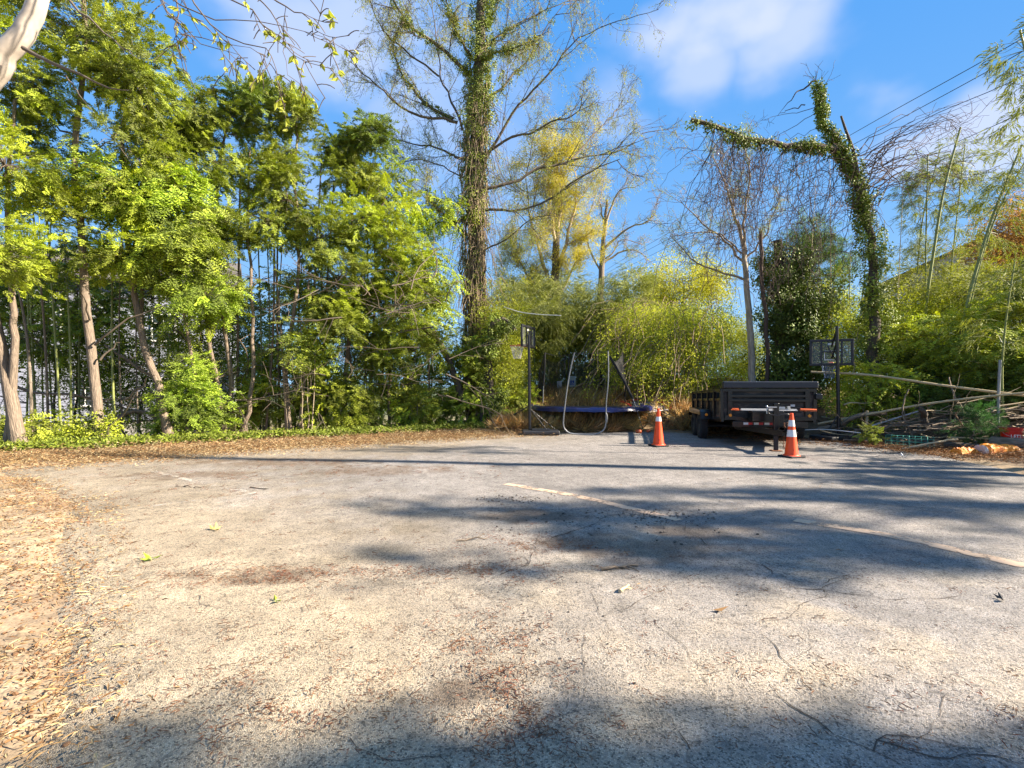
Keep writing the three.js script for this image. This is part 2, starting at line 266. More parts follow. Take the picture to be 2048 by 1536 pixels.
const PROTO = {
  cypress(k) { // flat feathery fan
    const mb = new MB(), L = 0.5;
    for (let i = 0; i < 15; i++) {
      const t = i / 14, z = t * L, y = -0.10 * t * t, sg = i % 2 ? 1 : -1, sl = mix(0.26, 0.08, t);
      const d = V(sg * mix(0.9, 0.25, t), rr(-0.5, 0.45), mix(0.6, 1, t)).normalize(), b = V(rr(-0.01, 0.01), y, z);
      for (let j = 0; j < 5; j++) { const q = b.clone().addScaledVector(d, sl * j / 5), s2 = j % 2 ? 1 : -1, dd = d.clone().add(V(s2 * 0.55 * d.z, rr(-0.35, 0.2), -s2 * 0.55 * d.x)).normalize(); leaf(mb, q, dd, sideOf(dd, 0.9), rr(0.07, 0.12), rr(0.032, 0.05), tone(0.25, mix(0.0, 0.5, Math.max(t, j / 5))), 0.2); }
    }
    return mb.geo();
  },
  broad(k) {
    const mb = new MB();
    for (let b = 0; b < 3; b++) {
      const d0 = V(rr(-0.7, 0.7), rr(-0.4, 0.2), 1).normalize(), L = rr(0.35, 0.55);
      for (let i = 0; i < 12; i++) { const p = d0.clone().multiplyScalar(L * (i + 2) / 14).add(V(0, -0.1 * (i / 12) ** 2, 0)), sg = i % 2 ? 1 : -1, d = V(sg * 0.8, rr(-0.75, 0.05), rr(0.2, 0.8)).normalize(); leaf(mb, p, d, sideOf(d, 0.7), rr(0.07, 0.11), rr(0.035, 0.052), tone(0.22, 0.3)); }
    }
    return mb.geo();
  },
  small(k) { // fine spring leaves in every direction
    const mb = new MB();
    for (let i = 0; i < 40; i++) { const p = V(gauss() * 0.16, gauss() * 0.14, rr(0, 0.45)), d = rdir(); d.y -= 0.4; d.z += 0.3; d.normalize(); leaf(mb, p, d, sideOf(d, 1), rr(0.05, 0.085), rr(0.025, 0.042), tone(0.25, 0.35)); }
    return mb.geo();
  },
  bamboo(k) {
    const mb = new MB();
    for (let b = 0; b < 4; b++) {
      const d0 = V(rr(-0.8, 0.8), rr(-0.5, 0.3), 1).normalize(), L = rr(0.35, 0.7);
      for (let i = 0; i < 8; i++) { const p = d0.clone().multiplyScalar(L * (0.25 + 0.75 * i / 8)).add(V(0, -0.2 * (i / 8) ** 2, 0)), d = d0.clone().add(V(rr(-0.8, 0.8), rr(-1.1, 0.1), rr(-0.3, 0.5))).normalize(); leaf(mb, p, d, sideOf(d, 1), rr(0.11, 0.19), rr(0.017, 0.026), tone(0.25, 0.35), 0.1); }
    }
    return mb.geo();
  },
  ivy(k) { // a patch of leaves facing +z
    const mb = new MB();
    for (let i = 0; i < 26; i++) { const a = rr(0, 6.28), q = Math.sqrt(rnd()) * 0.24, p = V(Math.cos(a) * q, Math.sin(a) * q, rr(0.0, 0.12)), d = V(rr(-0.7, 0.7), rr(-1, 0.1), rr(0.1, 0.9)).normalize(), s = V().crossVectors(d, V(rr(-0.5, 0.5), 0.3, 1)).normalize(); leaf(mb, p, d, s, rr(0.06, 0.095), rr(0.05, 0.075), tone(0.3, 0.4), 0.12); }
    return mb.geo();
  },
  willow(k) { // thin drooping twig with tiny young leaves
    const mb = new MB(); mb.col = [0.5, 0.42, 0.3];
    for (let b = 0; b < 2; b++) {
      const pts = [V(0, 0, 0)]; const d = V(rr(-0.6, 0.6), rr(-0.3, 0.25), 0.9);
      for (let i = 1; i < 5; i++) { d.y -= 0.32; pts.push(pts[i - 1].clone().addScaledVector(d.clone().normalize(), 0.14)); }
      mb.col = [0.9, 0.6, 0.5]; mb.tube(pts, [0.005, 0.003], 3, false);
      for (let i = 0; i < 9; i++) { const p = pts[1 + (i % 4)].clone().add(V(rr(-0.06, 0.06), rr(-0.06, 0.04), rr(-0.06, 0.06))), q = V(rr(-0.6, 0.6), -1, rr(-0.6, 0.6)).normalize(); leaf(mb, p, q, sideOf(q, 1), rr(0.055, 0.10), rr(0.02, 0.03), tone(0.25, 0.6)); }
    }
    return mb.geo();
  },
  needles(k) {
    const mb = new MB();
    for (let i = 0; i < 70; i++) { const z = rr(0, 0.4), d = V(gauss() * 0.6, gauss() * 0.5 + 0.15, 0.7).normalize(); leaf(mb, V(gauss() * 0.05, gauss() * 0.04, z), d, sideOf(d, 1), rr(0.08, 0.14), rr(0.008, 0.014), tone(0.25, 0.4), 0); }
    return mb.geo();
  },
  straw(k) { // tangle of dead stems and grass, roughly along +z
    const mb = new MB();
    for (let i = 0; i < 26; i++) { const p = V(rr(-0.15, 0.15), rr(-0.05, 0.05), rr(0, 0.12)), d = V(gauss() * 0.55, gauss() * 0.4, 1).normalize(); leaf(mb, p, d, sideOf(d, 1), rr(0.18, 0.5), rr(0.008, 0.02), tone(0.35, 0.2), 0.1); }
    return mb.geo();
  },
  youngLeaf(k) { // pair of broad young leaves hanging from a twig end
    const mb = new MB();
    for (let i = 0; i < 2; i++) { const d = V(gauss() * 0.6, -0.8, 0.5 + gauss() * 0.4).normalize(); leaf(mb, V(0, 0, 0), d, sideOf(d, 0.8), rr(0.05, 0.085), rr(0.028, 0.042), tone(0.25, 0.3), 0.2); }
    return mb.geo();
  },
  flakes(k) { // dry leaves and chips lying flat, +z is up
    const mb = new MB();
    for (let i = 0; i < 12; i++) { const a = rr(0, 6.28), d = V(Math.cos(a), Math.sin(a), rr(-0.1, 0.25)).normalize(), s = V(-Math.sin(a), Math.cos(a), rr(-0.4, 0.4)).normalize(); leaf(mb, V(gauss() * 0.12, gauss() * 0.12, rr(0, 0.012)), d, s, rr(0.02, 0.06) * (i % 5 ? 1 : 1.7), rr(0.004, 0.013), tone(0.35, 0.1), 0.3); }
    return mb.geo();
  },
  needleBit(k) {
    const mb = new MB();
    for (let i = 0; i < 12; i++) { const a = rr(0, 6.28), d = V(Math.cos(a), Math.sin(a), rr(0, 0.3)).normalize(), s = V(-Math.sin(a), Math.cos(a), 0); leaf(mb, V(gauss() * 0.03, gauss() * 0.03, rr(0, 0.008)), d, s, rr(0.015, 0.04), rr(0.002, 0.005), tone(0.35, 0.1), 0.3); }
    return mb.geo();
  },
  chip(k) {
    const mb = new MB(); const g = new THREE.IcosahedronGeometry(0.02, 0), a = g.attributes.position;
    for (let i = 0; i < a.count; i += 3) { const q = [0, 1, 2].map((j) => V(a.getX(i + j), a.getY(i + j), a.getZ(i + j) * 0.6)); mb.col = [1, 1, 1]; mb.tri(...q); }
    return mb.geo();
  },
  cover(k) { // ground ivy: leaves lying on +z
    const mb = new MB();
    for (let i = 0; i < 20; i++) { const p = V(rr(-0.22, 0.22), rr(-0.22, 0.22), rr(0.0, 0.12)), d = V(rr(-1, 1), rr(-1, 1), rr(-0.2, 0.5)).normalize(), s = V().crossVectors(d, V(rr(-0.5, 0.5), rr(-0.5, 0.5), 1)).normalize(); leaf(mb, p, d, s, rr(0.06, 0.11), rr(0.045, 0.07), tone(0.3, 0.35), 0.1); }
    return mb.geo();
  },
};
const protoCache = {};
function proto(kind, k) { const key = kind + (k % 4); if (!protoCache[key]) { const keep = seed; srand(1000 + key.length * 31 + key.charCodeAt(0) * 7 + (k % 4) * 101); protoCache[key] = PROTO[kind](k); seed = keep; } return protoCache[key]; }
class Leaves {
  constructor(o = X0) { this.o = o; this.m = []; this.c = []; this.q = new THREE.Quaternion(); this.x = new THREE.Matrix4(); }
  put(p, d, s, c = [1, 1, 1], spin = 0.5) {
    const z = d.clone().normalize(), up = Math.abs(z.y) > 0.92 ? V(rr(-1, 1), 0, rr(-1, 1)) : V(rr(-spin, spin), 1, rr(-spin, spin)), x = V().crossVectors(up, z).normalize(), y = V().crossVectors(z, x);
    this.x.makeBasis(x.multiplyScalar(s), y.multiplyScalar(s), z.multiplyScalar(s)).setPosition(p.x - this.o.x, p.y - this.o.y, p.z - this.o.z);
    this.m.push(...this.x.elements); this.c.push(...c);
  }
  get n() { return this.c.length / 3; }
  build(name, kind, mat, parent, k = 0) {
    if (!this.n) return null;
    const m = new THREE.InstancedMesh(proto(kind, k), mat, this.n); m.name = parent ? name : numbered(name);
    m.instanceMatrix.array.set(this.m); m.instanceColor = new THREE.InstancedBufferAttribute(new Float32Array(this.c), 3);
    m.castShadow = m.receiveShadow = true; m.userData.kind = 'stuff'; (parent ?? scene).add(m); return m;
  }
}
const wander = (pts, amt) => pts.map((p, i) => i && i < pts.length - 1 ? p.clone().add(V(gauss(), gauss() * 0.5, gauss()).multiplyScalar(amt)) : p);
function arc(a, b, sag, n = 5, w = 0.04) { const L = a.distanceTo(b), pts = []; for (let i = 0; i <= n; i++) { const t = i / n, p = a.clone().lerp(b, t); p.y += sag * L * 4 * t * (1 - t); if (i && i < n) p.add(V(gauss(), gauss(), gauss()).multiplyScalar(w * L)); pts.push(p); } return pts; }

// a tree or shrub: stems (polylines), leafy masses round given centres, limbs from the nearest stem to each mass, twigs to each clump
let plantNo = 0;
function plant(o) {
  srand(5000 + (o.seed ?? plantNo * 97)); plantNo++;
  const base = o.stems[0].pts[0].clone(), t = thing(o.name, o.label, o.cat ?? 'tree', base, o.group), wood = new MB(base), bough = new MB(base), lv = new Leaves(base), all = [];
  for (const s of o.stems) { const pts = wander(spline(s.pts, s.n ?? 14), s.w ?? 0.03); all.push(...pts); const own = o.woodName ? wood : new MB(base); own.tube(pts, pts.map((_, i) => mix(s.r0, s.r1, Math.pow(i / (pts.length - 1), 0.8)) * (i === 0 ? 1.25 : 1)), s.sides ?? 8); if (own !== wood) own.build('trunk', o.bark ?? M.barkRed, t); }
  for (const b of o.blobs) {
    const [px, py, d] = b.p, c = b.at ?? W(px, py, d), rx = b.r[0] * (d ? d / F : 1), ry = b.r[1] * (d ? d / F : 1), rz = b.rz ?? Math.max(rx, ry) * 0.8;
    let from = all[0], best = 1e9; for (const q of all) { const dd = q.distanceTo(c) + Math.max(0, q.y - c.y) * 1.5; if (dd < best) { best = dd; from = q; } }
    const lr = o.limb ?? 0.03;
    if (lr && best > 0.2) bough.tube(arc(from, c, 0.05, 5, 0.03), [lr, lr * 0.5], 4, false);
    const kTone = b.tone ?? o.tone ?? [1, 1, 1], spread = (b.spread ?? o.spread ?? 0.26);
    for (let k = 0; k < b.k * (o.more ?? 1); k++) {
      const u = rdir(), q = Math.pow(rnd(), 0.42), cc = V(c.x + u.x * rx * q, c.y + u.y * ry * q, c.z + u.z * rz * q);
      if (fbm(cc.x * 0.9, cc.y * 0.9, cc.z * 0.9, 2) < (o.gap ?? -0.16)) continue;
      if (lr) bough.tube(arc(c, cc, 0.03, 4, 0.05), [lr * 0.4, 0.004], 3, false);
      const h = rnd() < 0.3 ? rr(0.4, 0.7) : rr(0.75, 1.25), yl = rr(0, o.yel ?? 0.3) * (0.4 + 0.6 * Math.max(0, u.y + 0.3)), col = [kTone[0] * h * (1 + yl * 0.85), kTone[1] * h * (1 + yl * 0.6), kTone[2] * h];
      for (let m = 0; m < b.m; m++) {
        const p = cc.clone().add(V(gauss(), gauss() * 0.8, gauss()).multiplyScalar(spread)), dir = u.clone().multiplyScalar(0.8).add(rdir().multiplyScalar(0.75)); dir.y = dir.y * 0.7 - (o.droop ?? 0.2);
        const f = rr(0.85, 1.15); lv.put(p, dir, (b.s ?? o.size ?? 1) * rr(0.7, 1.25), [col[0] * f, col[1] * f, col[2] * f]);
      }
    }
  }
  if (o.extra) o.extra(t, wood, bough, lv, all, base);
  if (!wood.empty) tag(wood.build(o.woodName ?? 'trunk', o.bark ?? M.barkRed, t), null, null, null, o.woodName ? 'stuff' : null);
  if (!bough.empty) tag(bough.build('branches', o.branchMat ?? M.twig, t), null, null, null, 'stuff');
  lv.build(o.leafName ?? 'crown', o.leaf, o.mat, t, plantNo);
  return t;
}
// freely branching wood, for bare limbs
function grow(mb, p, dir, len, r, lvl, o, lv) {
  const n = lvl > 1 ? 6 : 4, pts = [p.clone()], d = dir.clone().normalize(), q = p.clone();
  for (let i = 0; i < n; i++) { d.add(rdir().multiplyScalar(o.wob ?? 0.22)); d.y += (o.lift ?? 0.05) - (lvl === 0 ? (o.droop ?? 0.15) : 0); d.normalize(); q.addScaledVector(d, len / n); pts.push(q.clone()); }
  mb.tube(pts, [r, Math.max(r * 0.45, 0.004)], lvl > 1 ? 5 : 3, false);
  twigs(mb, pts, len, r, lvl, o, lv);
}
function twigs(mb, pts, len, r, lvl, o, lv) {
  const n = pts.length - 1;
  if (lvl <= 0) { if (lv && rnd() < (o.leafy ?? 0.5)) { const k = 1 + Math.floor(rnd() * (o.per ?? 2)); for (let i = 0; i < k; i++) { const h = rr(0.75, 1.3); lv.put(pts[1 + Math.floor(rnd() * n)], V(gauss(), gauss() * 0.5 - 0.3, gauss()), (o.ls ?? 1) * rr(0.7, 1.2), [h, h, h]); } } return; }
  const kids = o.kids?.[lvl] ?? 6;
  for (let k = 0; k < kids; k++) {
    const i = Math.min(n - 1, Math.floor(n * (0.15 + 0.85 * (k + rnd()) / kids))), a = pts[i], tdir = V().subVectors(pts[i + 1], pts[i]).normalize(), dd = tdir.clone().multiplyScalar(o.fwd ?? 0.8).add(rdir().multiplyScalar(0.85));
    grow(mb, a.clone().lerp(pts[i + 1], rnd()), dd, len * rr(0.35, 0.6) * (o.shrink ?? 1), Math.max(0.005, r * 0.42), lvl - 1, o, lv);
  }
}
M.blackPlastic = std(C(0.02, 0.02, 0.022), 0.55); M.acrylic = std(C(0.75, 0.78, 0.76), 0.15, { transparent: true, opacity: 0.07 }); M.rimOrange = std(C(0.45, 0.09, 0.03), 0.5); M.netWhite = std(C(0.7, 0.66, 0.66), 0.9); M.netBlue = std(C(0.12, 0.17, 0.3), 0.9); M.greyPole = std(C(0.33, 0.34, 0.35), 0.5); M.orangePlastic = std(C(0.5, 0.10, 0.025), 0.4);
M.trailerPanel = std(C(1, 1, 1), 0.6, { map: dataTex(512, (u, v) => { const s = sstep(-0.1, 0.45, tnoise(u, v, 5, 12) + tnoise(u, v, 19, 15) * 0.7), q = sstep(0.25, 0.5, tnoise(u, v, 34, 17)); return [mix(0.012, 0.075, s) + q * 0.05, mix(0.011, 0.058, s) + q * 0.035, mix(0.011, 0.045, s) + q * 0.025]; }) }); M.trailerBlack = new THREE.MeshPhysicalMaterial({ color: C(1, 1, 1), map: dataTex(512, (u, v) => { const s = sstep(0.05, 0.5, tnoise(u, v, 6, 2) + tnoise(u, v, 22, 5) * 0.7), q = sstep(0.3, 0.5, tnoise(u, v, 40, 7)); return [mix(0.004, 0.026, s) + q * 0.03, mix(0.004, 0.02, s) + q * 0.02, mix(0.0045, 0.016, s) + q * 0.014]; }), roughness: 0.28, specularIntensity: 0.7, clearcoat: 0.3, clearcoatRoughness: 0.2 }); M.tarp = std(C(0.02, 0.022, 0.03), 0.38); M.rim = std(C(0.03, 0.03, 0.032), 0.45, { metalness: 0.4 });

// ================================================================ houses behind the trees
function siding(mb, a, b, y0, y1, step, out) { // lapped boards on the wall from a to b
  for (let y = y0; y < y1; y += step) { const m = V().addVectors(a, b).multiplyScalar(0.5), L = a.distanceTo(b), ang = Math.atan2(-(b.z - a.z), b.x - a.x); mb.box(L, step * 0.97, 0.03, m.x + out.x * 0.02, y + step / 2, m.z + out.z * 0.02, [-0.09, ang, 0], 0); }
}
function windowAt(t, x, y, z, w, h, cols, rows, ry = 0) {
  const f = new MB(); f.box(w + 0.16, 0.08, 0.08, 0, h / 2 + 0.04, 0).box(w + 0.2, 0.08, 0.12, 0, -h / 2 - 0.04, 0.02).box(0.08, h, 0.08, -w / 2 - 0.04, 0, 0).box(0.08, h, 0.08, w / 2 + 0.04, 0, 0);
  for (let i = 1; i < cols; i++) f.box(0.035, h, 0.04, -w / 2 + w * i / cols, 0, 0.012, [0, 0, 0], 0); for (let i = 1; i < rows; i++) f.box(w, 0.035, 0.04, 0, -h / 2 + h * i / rows, 0.01, [0, 0, 0], 0);
  const o = f.build('window', M.white, t); o.position.set(x, y, z); o.rotation.y = ry;
  const p = new MB(); p.box(w, h, 0.01, 0, 0, -0.02, [0, 0, 0], 0); p.build('pane', M.pane, o);
  return o;
}
M.pane = std(C(0.03, 0.04, 0.05), 0.12); M.sidingL = std(C(0.22, 0.235, 0.29), 0.8); M.sidingR = std(C(0.50, 0.50, 0.48), 0.8); M.roof = std(C(0.10, 0.09, 0.085), 0.95); M.foundation = std(C(0.3, 0.29, 0.27), 0.95);
{
  const t = thing('pale_house', 'pale lavender house with lapped siding seen between the left tree trunks', 'house', V(-23.5, -1.2, -26), null, 0.42);
  const w = new MB(); w.box(17, 7.2, 6, 0, 4.4, -3, [0, 0, 0], 0); siding(w, V(-8.5, 0, 0), V(8.5, 0, 0), 0.8, 7.9, 0.19, V(0, 0, 1)); w.build('wall', M.sidingL, t);
  new MB().box(16.9, 0.9, 5.9, 0, 0.3, -3, [0, 0, 0], 0).build('foundation', M.foundation, t);
  const r = new MB(); for (const s of [-1, 1]) r.box(17.8, 0.14, 4.1, 0, 9.0, -3 + s * 1.72, [s * 0.52, 0, 0], 0.02); r.build('roof', M.roof, t);
  for (const [x, y, c] of [[-6.2, 5.7, 2], [-2.4, 5.7, 2], [1.6, 5.7, 2], [5.4, 5.7, 2], [-6.2, 2.3, 3], [-2.2, 2.3, 3], [2.2, 2.3, 3], [5.8, 2.3, 3]]) windowAt(t, x, y, 0.07, 1.0, 1.35, c, 3);
  const rail = new MB(); rail.box(6, 0.07, 0.07, -3, 1.72, 1.9).box(6, 0.07, 0.07, -3, 1.0, 1.9); for (let i = 0; i <= 40; i++) rail.box(0.04, 0.7, 0.04, -6 + i * 0.15, 1.36, 1.9, [0, 0, 0], 0); rail.build('railing', M.white, t);
  const dk = new MB(); dk.box(6.2, 0.18, 2, -3, 0.88, 1); for (const x of [-6, -3, 0]) dk.box(0.12, 0.9, 0.12, x, 0.42, 1.85); dk.build('deck', M.white, t);
}
{
  const t = thing('grey_house', 'grey sided house with a gable roof behind the bamboo on the right', 'house', V(30, 0, -33), null, -0.5);
  const w = new MB(); w.box(12, 8, 8, 0, 4, -4, [0, 0, 0], 0); siding(w, V(-6, 0, 0), V(6, 0, 0), 0.3, 8, 0.2, V(0, 0, 1)); w.build('wall', M.sidingR, t);
  const gb = new MB(); gb.tri(V(-6, 8, 0.0), V(6, 8, 0.0), V(0, 10.8, 0.0)).tri(V(6, 8, -8), V(-6, 8, -8), V(0, 10.8, -8)); gb.build('gable', M.sidingR, t);
  const r = new MB(); for (const s of [-1, 1]) r.box(7.2, 0.14, 9, s * 3.15, 9.42, -4, [0, 0, -s * 0.437], 0.02); r.build('roof', M.roof, t);
  for (const [x, y] of [[-3.6, 6], [0, 6], [3.6, 6], [-3.6, 2.6], [3.6, 2.6]]) windowAt(t, x, y, 0.07, 1.0, 1.5, 2, 2);
}
// ================================================================ left row: cypress trees with bare lower trunks
const P = (...q) => q.map(([x, y, d]) => { const p = W(x, y, d); return p; });
const stem = (d, pts, r0, r1, o = {}) => { const q = pts.map(([x, y, dd]) => W(x, y, dd ?? d)); q[0].y = Math.min(q[0].y, terrain(q[0].x, q[0].z)) - 0.05; return { pts: q, r0, r1, ...o }; };
const cyp = (o) => plant({ name: 'cypress_tree', leaf: 'cypress', mat: M.cypress, bark: M.barkRed, size: 0.62, droop: 0.12, yel: 0.35, limb: 0.028, spread: 0.2, gap: -0.06, more: 1.35, ...o });
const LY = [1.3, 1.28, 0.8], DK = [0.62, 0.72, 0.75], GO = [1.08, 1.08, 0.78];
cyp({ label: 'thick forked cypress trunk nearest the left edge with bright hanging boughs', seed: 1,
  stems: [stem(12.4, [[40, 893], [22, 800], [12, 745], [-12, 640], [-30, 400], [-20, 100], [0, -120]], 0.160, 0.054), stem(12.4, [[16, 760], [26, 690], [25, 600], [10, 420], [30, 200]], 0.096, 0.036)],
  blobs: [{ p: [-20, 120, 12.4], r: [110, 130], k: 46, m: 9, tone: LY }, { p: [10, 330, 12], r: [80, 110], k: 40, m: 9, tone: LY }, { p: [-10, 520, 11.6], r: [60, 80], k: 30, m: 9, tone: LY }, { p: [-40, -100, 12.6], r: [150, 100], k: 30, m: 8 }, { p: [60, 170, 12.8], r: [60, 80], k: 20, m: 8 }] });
cyp({ label: 'straight tall cypress with lit trunk second from the left edge', seed: 2,
  stems: [stem(13.3, [[206, 888], [192, 790], [178, 640], [162, 500], [150, 330], [165, 120], [170, -140]], 0.136, 0.045)],
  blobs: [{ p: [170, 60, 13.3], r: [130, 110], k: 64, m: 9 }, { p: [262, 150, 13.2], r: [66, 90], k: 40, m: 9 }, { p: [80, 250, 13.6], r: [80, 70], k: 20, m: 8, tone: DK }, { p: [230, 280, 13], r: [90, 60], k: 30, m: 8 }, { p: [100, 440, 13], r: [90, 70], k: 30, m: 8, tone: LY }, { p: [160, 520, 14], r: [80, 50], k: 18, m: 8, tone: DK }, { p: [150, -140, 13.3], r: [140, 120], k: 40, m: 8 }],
  extra(t, wood, bough, lv, all, base) { for (const [a, b] of [[[190, 690], [330, 610]], [[215, 880], [290, 770]], [[250, 800], [310, 750]], [[180, 640], [165, 580]], [[200, 720], [240, 685]]]) bough.tube(arc(W(...a, 13.2), W(...b, 13 + rr(-0.6, 0.6)), 0.06, 6, 0.03), [0.03, 0.008], 5); } });
cyp({ label: 'cypress with a trunk leaning left, third from the left edge', seed: 3,
  stems: [stem(14.3, [[340, 878], [318, 790], [295, 710], [268, 590], [252, 470], [245, 300], [262, 180]], 0.120, 0.045), stem(14.6, [[386, 868], [350, 800], [300, 735], [285, 640], [290, 500]], 0.088, 0.036)],
  blobs: [{ p: [265, 390, 13.9], r: [100, 55], k: 36, m: 8, tone: LY }, { p: [300, 300, 14.2], r: [70, 70], k: 30, m: 9 }, { p: [240, 510, 13.7], r: [80, 45], k: 24, m: 8, tone: LY }, { p: [310, 580, 15], r: [90, 60], k: 20, m: 8, tone: DK }] });
cyp({ label: 'rounded dark cypress crown left of the double trunks', seed: 4,
  stems: [stem(15.6, [[450, 868], [432, 760], [408, 610], [392, 460], [388, 300], [390, 190]], 0.080, 0.027)],
  blobs: [{ p: [390, 225, 15.4], r: [85, 58], k: 52, m: 9 }, { p: [345, 290, 15.2], r: [62, 60], k: 30, m: 9 }, { p: [425, 320, 15.2], r: [60, 60], k: 30, m: 8 }, { p: [400, 420, 15.2], r: [70, 60], k: 26, m: 8 }] });
cyp({ label: 'slim straight cypress trunk rising behind the leaning one', seed: 5,
  stems: [stem(15.9, [[466, 868], [458, 720], [443, 560], [432, 420], [445, 300], [470, 200]], 0.080, 0.027)],
  blobs: [{ p: [505, 225, 16], r: [62, 48], k: 40, m: 9, tone: DK }, { p: [470, 270, 15.8], r: [40, 50], k: 20, m: 8 }, { p: [455, 480, 15.6], r: [50, 60], k: 18, m: 8 }, { p: [430, 620, 15.8], r: [60, 50], k: 16, m: 7, tone: LY }] });
cyp({ label: 'cypress whose curved pale trunk leans right at its foot', seed: 6,
  stems: [stem(15.8, [[486, 868], [500, 800], [506, 700], [503, 560], [495, 420], [500, 300]], 0.080, 0.027)],
  blobs: [{ p: [545, 350, 16], r: [50, 50], k: 24, m: 9, tone: GO }, { p: [530, 440, 15.8], r: [60, 50], k: 20, m: 8, tone: GO }, { p: [520, 560, 15.8], r: [50, 45], k: 14, m: 8 }] });
cyp({ label: 'cypress with a square dark top in the middle of the row', seed: 7,
  stems: [stem(16.4, [[578, 864], [573, 760], [588, 640], [595, 500], [590, 360], [590, 230]], 0.096, 0.027), stem(16.3, [[574, 720], [560, 640], [550, 520], [545, 400]], 0.048, 0.018), stem(16.5, [[600, 860], [612, 700], [618, 560]], 0.056, 0.023)],
  blobs: [{ p: [592, 240, 16.4], r: [50, 42], k: 40, m: 9 }, { p: [580, 300, 16.4], r: [45, 40], k: 22, m: 8 }, { p: [575, 400, 16.2], r: [65, 50], k: 34, m: 9, tone: GO }, { p: [615, 440, 16.4], r: [45, 50], k: 22, m: 8, tone: GO }, { p: [640, 480, 16.2], r: [50, 60], k: 24, m: 8 }, { p: [590, 560, 16.6], r: [50, 50], k: 14, m: 7 }] });
cyp({ label: 'cypress with a pointed dark top at the right end of the row', seed: 8,
  stems: [stem(17.4, [[690, 857], [692, 760], [706, 600], [704, 420], [716, 300], [735, 240]], 0.096, 0.027), stem(17.5, [[704, 856], [702, 740], [690, 600]], 0.056, 0.018)],
  blobs: [{ p: [735, 275, 17.4], r: [46, 36], k: 36, m: 9, tone: DK }, { p: [680, 290, 17.4], r: [42, 34], k: 24, m: 9 }, { p: [690, 350, 17.2], r: [45, 45], k: 22, m: 8 }, { p: [730, 440, 17], r: [85, 70], k: 56, m: 9, tone: LY }, { p: [675, 560, 16.8], r: [80, 70], k: 46, m: 9 }, { p: [690, 660, 16.7], r: [70, 55], k: 34, m: 8 }, { p: [660, 600, 16.6], r: [45, 70], k: 24, m: 8, tone: LY }] });
cyp({ label: 'broad drooping cypress with several stems beside the leaning dead branch', seed: 9,
  stems: [stem(18, [[748, 853], [742, 760], [748, 620], [752, 460]], 0.088, 0.027), stem(18.1, [[762, 853], [766, 720], [775, 560]], 0.064, 0.027), stem(17.9, [[776, 853], [782, 720], [790, 600]], 0.064, 0.027)],
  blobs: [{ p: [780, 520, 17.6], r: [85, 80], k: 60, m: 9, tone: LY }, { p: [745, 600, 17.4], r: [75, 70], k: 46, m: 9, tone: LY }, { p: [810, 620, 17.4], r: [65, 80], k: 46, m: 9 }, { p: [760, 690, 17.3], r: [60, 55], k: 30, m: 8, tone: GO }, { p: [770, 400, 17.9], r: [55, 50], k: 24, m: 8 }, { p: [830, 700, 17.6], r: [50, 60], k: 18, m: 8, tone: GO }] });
const BG = [1.05, 1.15, 0.9];
plant({ name: 'leafy_tree', label: 'bright green broadleaf tree drooping in front of the third left trunk', leaf: 'broad', mat: M.broad, bark: M.barkRed, seed: 10, size: 0.95, droop: 0.45, limb: 0.03, spread: 0.22, yel: 0.4,
  stems: [stem(14.9, [[405, 872], [392, 780], [372, 640], [340, 480], [300, 380]], 0.064, 0.027)],
  blobs: [{ p: [215, 370, 14.1], r: [95, 55], k: 44, m: 9, tone: BG }, { p: [330, 400, 14.3], r: [85, 70], k: 56, m: 9, tone: BG }, { p: [350, 510, 14.3], r: [80, 60], k: 44, m: 9 }, { p: [400, 450, 14.8], r: [50, 70], k: 26, m: 9 }, { p: [290, 480, 14.1], r: [60, 50], k: 26, m: 8, tone: LY }, { p: [410, 590, 14.6], r: [60, 50], k: 26, m: 8, tone: BG }, { p: [350, 660, 15.2], r: [60, 40], k: 12, m: 7 }] });
plant({ name: 'leafy_tree', label: 'lime green vine covered sapling between the cypress row and the ivy trunk', leaf: 'broad', mat: M.broad, seed: 11, size: 0.85, droop: 0.5, limb: 0.02, spread: 0.25, yel: 0.5, stems: [stem(18.6, [[860, 850], [856, 720], [850, 560], [820, 440], [790, 350]], 0.048, 0.018)],
  blobs: [{ p: [765, 350, 18.4], r: [55, 50], k: 26, m: 8, tone: LY }, { p: [800, 420, 18.4], r: [40, 50], k: 16, m: 8, tone: LY }, { p: [850, 560, 18], r: [42, 85], k: 40, m: 9, tone: [1.4, 1.35, 0.8] }, { p: [880, 420, 19], r: [50, 40], k: 22, m: 7, tone: LY }, { p: [870, 660, 18.2], r: [40, 60], k: 24, m: 8 }] });
